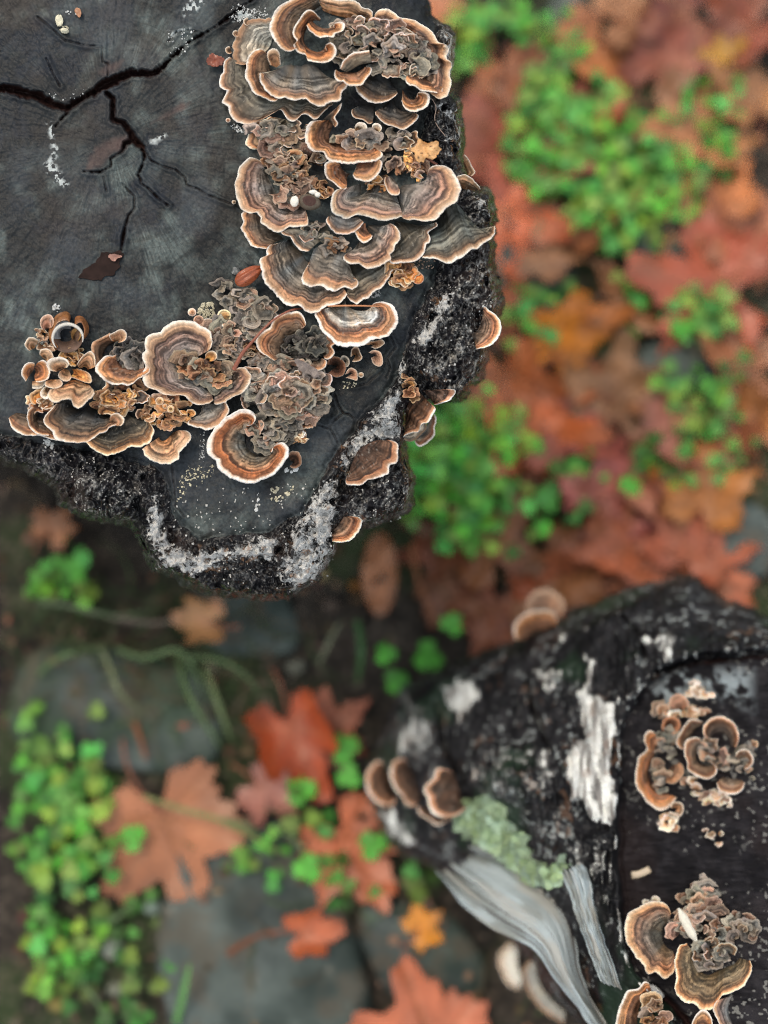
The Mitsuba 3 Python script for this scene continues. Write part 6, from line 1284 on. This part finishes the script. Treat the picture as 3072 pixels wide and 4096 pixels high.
# clover
def clover_parts(p, h, R, rng_, col):
    out = []
    p = np.asarray(p, float)
    topp = p + [rng_.normal(0, .006), rng_.normal(0, .006), h]
    t = np.linspace(0, 1, 5)[:, None]
    pth = p * (1 - t) + topp * t + np.hstack([.003 * np.sin(3 * t), 0 * t, 0 * t])
    v, f = tube(pth, .0006, 4)
    out.append((v, f, np.array([.09, .16, .05])))
    a0 = rng_.uniform(0, 6.3)
    tl = rng_.normal(0, .18, 2)
    for j in range(3):
        a = a0 + j * 2.094 + rng_.normal(0, .1)
        s = np.linspace(0, 1, 12, endpoint=False) * 2 * np.pi
        # heart-like leaflet: point at the stem
        lx = R * (.52 + .50 * np.cos(s)) - R * .14 * np.exp(-(np.minimum(s, 2 * np.pi - s) / .45) ** 2)
        ly = R * .52 * np.sin(s) * (.75 + .25 * np.cos(s / 2) ** 0)
        lx = np.r_[R * .5, lx]; ly = np.r_[0, ly]
        lz = .18 * np.abs(ly) + .10 * lx * rng_.uniform(-.6, 1) - .12 * (lx / R) ** 2 * R
        x_ = lx * math.cos(a) - ly * math.sin(a)
        y_ = lx * math.sin(a) + ly * math.cos(a)
        v = np.stack([x_, y_, lz + x_ * tl[0] + y_ * tl[1]], 1) + topp
        i = np.arange(12)
        f = np.stack([0 * i, 1 + i, 1 + (i + 1) % 12], 1)
        c = np.tile(np.asarray(col) * rng_.uniform(.75, 1.25), (13, 1))
        c[0] = c[0] * 1.25 + .015
        out.append((v, f, c))
    return out


GR = np.array([.068, .295, .030])
rng = np.random.default_rng(21)
bits = []
PATCH = [([(60, 1880), (200, 1900), (360, 2000), (340, 2212), (60, 2212)], 22, .5), ([(60, 1660), (230, 1680), (260, 1900), (80, 1900)], 12, .8), ([(640, 1740), (760, 1900), (900, 1930), (760, 1960), (640, 1900)], 16, .6),
         ([(1080, 230), (1180, 190), (1300, 190), (1360, 260), (1430, 290), (1520, 380), (1500, 440), (1420, 480), (1340, 530), (1270, 470), (1180, 420), (1100, 340)], 240, 1.0), ([(1120, 50), (1200, 60), (1240, 140), (1230, 240), (1150, 250), (1140, 150)], 55, .9), ([(1000, 20), (1060, 30), (1060, 140), (990, 150)], 28, 1.), ([(1010, 0), (1200, 0), (1150, 60), (1010, 60)], 16, 1.),
         ([(880, 960), (960, 870), (1080, 870), (1150, 960), (1120, 1050), (1150, 1150), (1020, 1180), (900, 1110)], 130, 1.3), ([(1360, 610), (1560, 640), (1580, 740), (1430, 740), (1380, 700)], 36, .85), ([(1420, 800), (1590, 780), (1600, 980), (1480, 1040), (1400, 1000)], 60, .75), ([(1090, 620), (1200, 620), (1200, 700), (1090, 710)], 18, .85),
         ([(70, 1540), (160, 1540), (240, 1680), (215, 1850), (180, 1950), (60, 1900)], 74, .95), ([(60, 1950), (180, 1970), (200, 2100), (60, 2120)], 22, 1.), ([(1440, 180), (1570, 190), (1590, 260), (1460, 240)], 14, .9), ([(1180, 1010), (1290, 1000), (1330, 1070), (1220, 1110)], 14, .8), ([(1480, 280), (1580, 240), (1580, 330), (1500, 340)], 10, 1.), ([(80, 1180), (160, 1180), (170, 1290), (80, 1280)], 14, 1.), ([(520, 1790), (600, 1790), (590, 1900), (520, 1880)], 8, .9)]
for poly, n, br in PATCH:
    poly = sv('P', poly)
    lo, hi = poly.min(0), poly.max(0)
    j = 0
    while j < int(n * 1.9):
        p = rng.uniform(lo - 30, hi + 30)
        sdp = float(sdist(p[:1], p[1:], poly)[0])
        if sdp > -50 and fb(p[0], p[1], 75, 5, 2) + .0022 * min(sdp, 60) + rng.uniform(-.10, .10) > .50:
            j += 1
            hh = rng.uniform(.006, .040)
            g = gpoint(p[0], p[1], hh); g[2] = 0
            tone = GR * br * rng.uniform(.5, 1.35) * np.array([rng.choice([.8, 1., 1.6, 2.6]), 1, rng.choice([.6, 1.0, 1.6])])
            bits += clover_parts(g, hh, rng.uniform(.0045, .0092), rng, tone)
v, f, c = join(bits)
k = thing('clover', 'patches of bright green clover covering the ground', 'clover', kind='stuff')
put(k, v, f, 'green_skin', color=c)
for x, y, R, lab in ((905, 1418, .014, 'bright clover leaf left of the top of the second stump'), (752, 1592, .014, 'clover leaf beside the rolled-up bright red leaf'), (662, 1715, .014, 'yellow-green clover leaf above the red-orange maple leaf'), (728, 1668, .011, 'clover leaf between the rolled red leaf and the second stump'), (655, 1862, .013, 'clover leaf on the left edge of the red-orange maple leaf'),
                     (835, 1478, .011, 'small clover leaf left of the second stump bark'), (812, 1800, .013, 'clover leaf at the foot of the second stump'), (830, 1410, .010, 'low clover leaf in the dark gap between the stumps'), (980, 1340, .011, 'clover leaf left of the ridge brackets'), (150, 1265, .014, 'blurred clover leaf under the lower left bark'),
                     (300, 1850, .012, 'clover leaf growing through the large tan leaf'), (1300, 985, .013, 'clover leaf on the brown leaf at the middle right'), (1250, 1020, .013, 'clover leaf left of the brown leaf at the middle right'), (1170, 1075, .012, 'clover leaf at the right end of the lower clover patch'), (1390, 1070, .012, 'clover leaf above the red leaf, second stump')):
    q = sv('P', [(x, y)])[0]
    hh = .03
    g = gpoint(q[0], q[1], hh); g[2] = 0
    k = thing('clover_sprig', lab, 'clover')
    prt = clover_parts(g, hh, R, rng, GR * rng.uniform(.9, 1.3))
    part(k, 'stem', prt[0][0], prt[0][1], 'green_skin', color=prt[0][2])
    for l_ in prt[1:]:
        part(k, 'leaflet', l_[0], l_[1], 'green_skin', color=l_[2])


def blade(pts, wid, zs, color, label, group=None):
    q = spline(sv('P', pts), 26)
    z = np.interp(np.linspace(0, 1, 26), np.linspace(0, 1, len(zs)), zs)
    pth = np.stack([gpoint(q[i, 0], q[i, 1], z[i]) for i in range(26)])
    tg = np.gradient(pth, axis=0); tg /= np.linalg.norm(tg, axis=1, keepdims=True)
    sd_ = np.cross(tg, [0, 0, 1.]); sd_ /= np.linalg.norm(sd_, axis=1, keepdims=True)
    w_ = wid * np.sqrt(np.clip(1 - np.linspace(-.6, 1, 26) ** 2, .02, 1))
    up = np.cross(sd_, tg)
    v = np.stack([pth - sd_ * w_[:, None] / 2 + up * w_[:, None] * .2, pth, pth + sd_ * w_[:, None] / 2 + up * w_[:, None] * .2], 1)
    k = thing('grass_blade', label, 'grass blade', group)
    put(k, v.reshape(-1, 3), grid_faces(26, 3), 'green_skin', color=color)


GB = (.085, .14, .055)
for pts, wd, zs, col, lab in (([(82, 1460), (130, 1420), (210, 1400), (240, 1395)], .004, (.02, .06, .03), GB, 'arching grass blade at the left end of the dark mossy stone'), ([(215, 1400), (240, 1450), (260, 1500), (310, 1535)], .0042, (.03, .05, .02), (.16, .19, .10), 'pale bent grass blade crossing the middle of the dark mossy stone'),
                              ([(250, 1400), (320, 1420), (380, 1405), (420, 1450), (440, 1510)], .004, (.03, .06, .03), GB, 'arched grass blade under the stump with its tip on the mossy stone'), ([(380, 1400), (400, 1480), (440, 1560), (480, 1620)], .0045, (.02, .05, .02), GB, 'long grass blade running down the right side of the mossy stone'),
                              ([(440, 1440), (470, 1520), (500, 1600)], .0045, (.03, .04, .02), (.12, .17, .07), 'grass blade left of the rolled-up bright red leaf'), ([(400, 1420), (480, 1430), (540, 1470), (560, 1500)], .0032, (.03, .05, .03), GB, 'thin grass blade above the rolled-up bright red leaf'),
                              ([(310, 1720), (400, 1750), (470, 1770), (530, 1800), (620, 1850)], .0035, (.035, .045, .03), (.17, .19, .06), 'thin yellow-green blade lying across the large tan leaf'), ([(480, 1770), (540, 1790), (580, 1830)], .004, (.03, .04, .02), GB, 'short grass blade at the right tip of the large tan leaf'),
                              ([(380, 2212), (395, 2150), (410, 2080)], .006, (.02, .04, .05), (.10, .24, .07), 'broad green blade on the large stone at the bottom edge'), ([(770, 1340), (780, 1400), (770, 1480)], .006, (.03, .05, .02), (.05, .12, .04), 'dark green blade in the gap between the stumps'),
                              ([(600, 1790), (650, 1830), (665, 1900)], .0034, (.02, .03, .02), GB, 'thin blade left of the red-orange maple leaf'), ([(690, 1430), (720, 1370), (740, 1340)], .004, (.02, .03, .02), (.16, .17, .10), 'pale dry blade right of the stump bark'),
                              ([(290, 1950), (240, 1990), (210, 2010)], .004, (.02, .03, .02), GB, 'short blade on the soil left of the large blue-grey stone'), ([(160, 2110), (200, 2150), (220, 2190)], .0035, (.02, .03, .02), GB, 'short blade near the lower left corner'),
                              ([(80, 1300), (150, 1310), (240, 1330), (330, 1320)], .004, (.03, .06, .04), (.07, .10, .05), 'dim blade in the shade under the lower left bark')):
    blade(pts, wd, zs, col, lab)
rng = np.random.default_rng(8)
bits = []
for _ in range(260):
    x, y = rng.uniform(60, 1600), rng.uniform(0, 2212)
    if rng.uniform() < .55:
        x, y = rng.uniform(60, 560), rng.uniform(1280, 1560)
    q = sv('P', [(x, y)])[0]
    a = rng.uniform(0, 6.3); L_ = rng.uniform(.02, .07); t = np.linspace(0, 1, 7)[:, None]
    g = gpoint(q[0], q[1])
    pth = g + np.hstack([np.cos(a + t) * L_ * t, np.sin(a + t) * L_ * t, .004 + rng.uniform(.01, .03) * np.sin(np.pi * t * .9)])
    v, f = tube(pth, np.linspace(.0011, .0003, 7), 4)
    bits.append((v, f, np.array(GB if rng.uniform() < .6 else (.17, .13, .08)) * rng.uniform(.4, 1)))
v, f, c = join(bits)
k = thing('grass', 'thin tangled grass and dry fibres between the leaves', 'grass', kind='stuff')
put(k, v, f, 'green_skin', color=c)

# pebbles, petioles
for x, y, r_, col, lab in ((242, 2050, .009, (.42, .48, .42), 'pale greenish pebble on the soil, lower left'), (250, 2135, .007, (.34, .36, .28), 'grey pebble below the pale greenish one'), (128, 2168, .008, (.36, .30, .10), 'yellowish pebble near the lower left corner'), (345, 2135, .007, (.26, .19, .15), 'brown pebble at the left edge of the large blue-grey stone'), (470, 1285, .009, (.50, .35, .26), 'pinkish pebble in the gap under the stump'),
                           (330, 1960, .007, (.32, .42, .36), 'small green-grey pebble under the large tan leaf tip'), (460, 1440, .006, (.46, .40, .28), 'cream pebble beside the mossy stone'), (640, 1440, .008, (.24, .25, .20), 'olive pebble above the rolled-up red leaf'), (770, 1265, .006, (.45, .20, .06), 'orange pebble right of the stump bark'), (715, 1310, .007, (.20, .15, .12), 'dull brown pebble in the dark gap between the stumps')):
    q = sv('P', [(x, y)])[0]
    v, f = blob([0, 0, 0], [r_, r_ * .8, r_ * .6], x, .25, 3)
    k = thing('pebble', lab, 'pebble')
    put(k, v + gpoint(q[0], q[1], r_ * .5 + .003), f, 'dry_skin', color=tinted(v, np.array(col) * .55, x, .4, .004))
for pts, rd, z0, col, lab in (([(890, 1180), (905, 1260), (945, 1350)], .0022, .02, (.24, .10, .05), 'brown twig between the lower clover and the second stump'), ([(490, 2062), (540, 2030), (590, 2010)], .0020, .026, (.22, .08, .04), 'short brown twig on the large stone, left of the curled leaf'), ([(290, 1560), (305, 1600), (315, 1640)], .0025, .024, (.25, .10, .05), 'short rusty twig on the dark mossy stone'),
                              ([(820, 1880), (900, 1930), (960, 1990)], .0018, .02, (.20, .15, .10), 'thin grey twig below the foot of the second stump'), ([(230, 1330), (330, 1345), (420, 1330)], .0022, .03, (.18, .15, .12), 'grey twig in the shade under the lower bark')):
    q = spline(sv('P', pts), 16)
    pth = gpoint(q[:, 0], q[:, 1], z0 + 0 * q[:, 0])
    k = thing('twig', lab, 'twig')
    put(k, *tube(pth, np.linspace(rd, rd * .6, 16), 7), 'dry_skin', color=col)
# loose bits of litter on the soil
rng = np.random.default_rng(14)
bits = []
for _ in range(900):
    x, y = rng.uniform(0, 1660), rng.uniform(-40, 2260)
    q = sv('P', [(x, y)])[0]
    s_ = rng.uniform(.0015, .006)
    v = np.array(ico.vertices) * s_ * rng.uniform(.3, 1.2, 3) * [1, 1, .5]
    bits.append((v + gpoint(q[0], q[1], s_ * .3 + (.004 if _ % 3 else .020)), np.array(ico.faces), np.array([.16, .10, .065]) * rng.uniform(.2, 1.6) * rng.uniform(.8, 1.2, 3)))
v, f, c = join(bits)
k = thing('leaf_litter', 'crumbled dead leaf bits and grit strewn over the soil', 'litter', kind='stuff')
put(k, v, f, 'dry_skin', color=c)
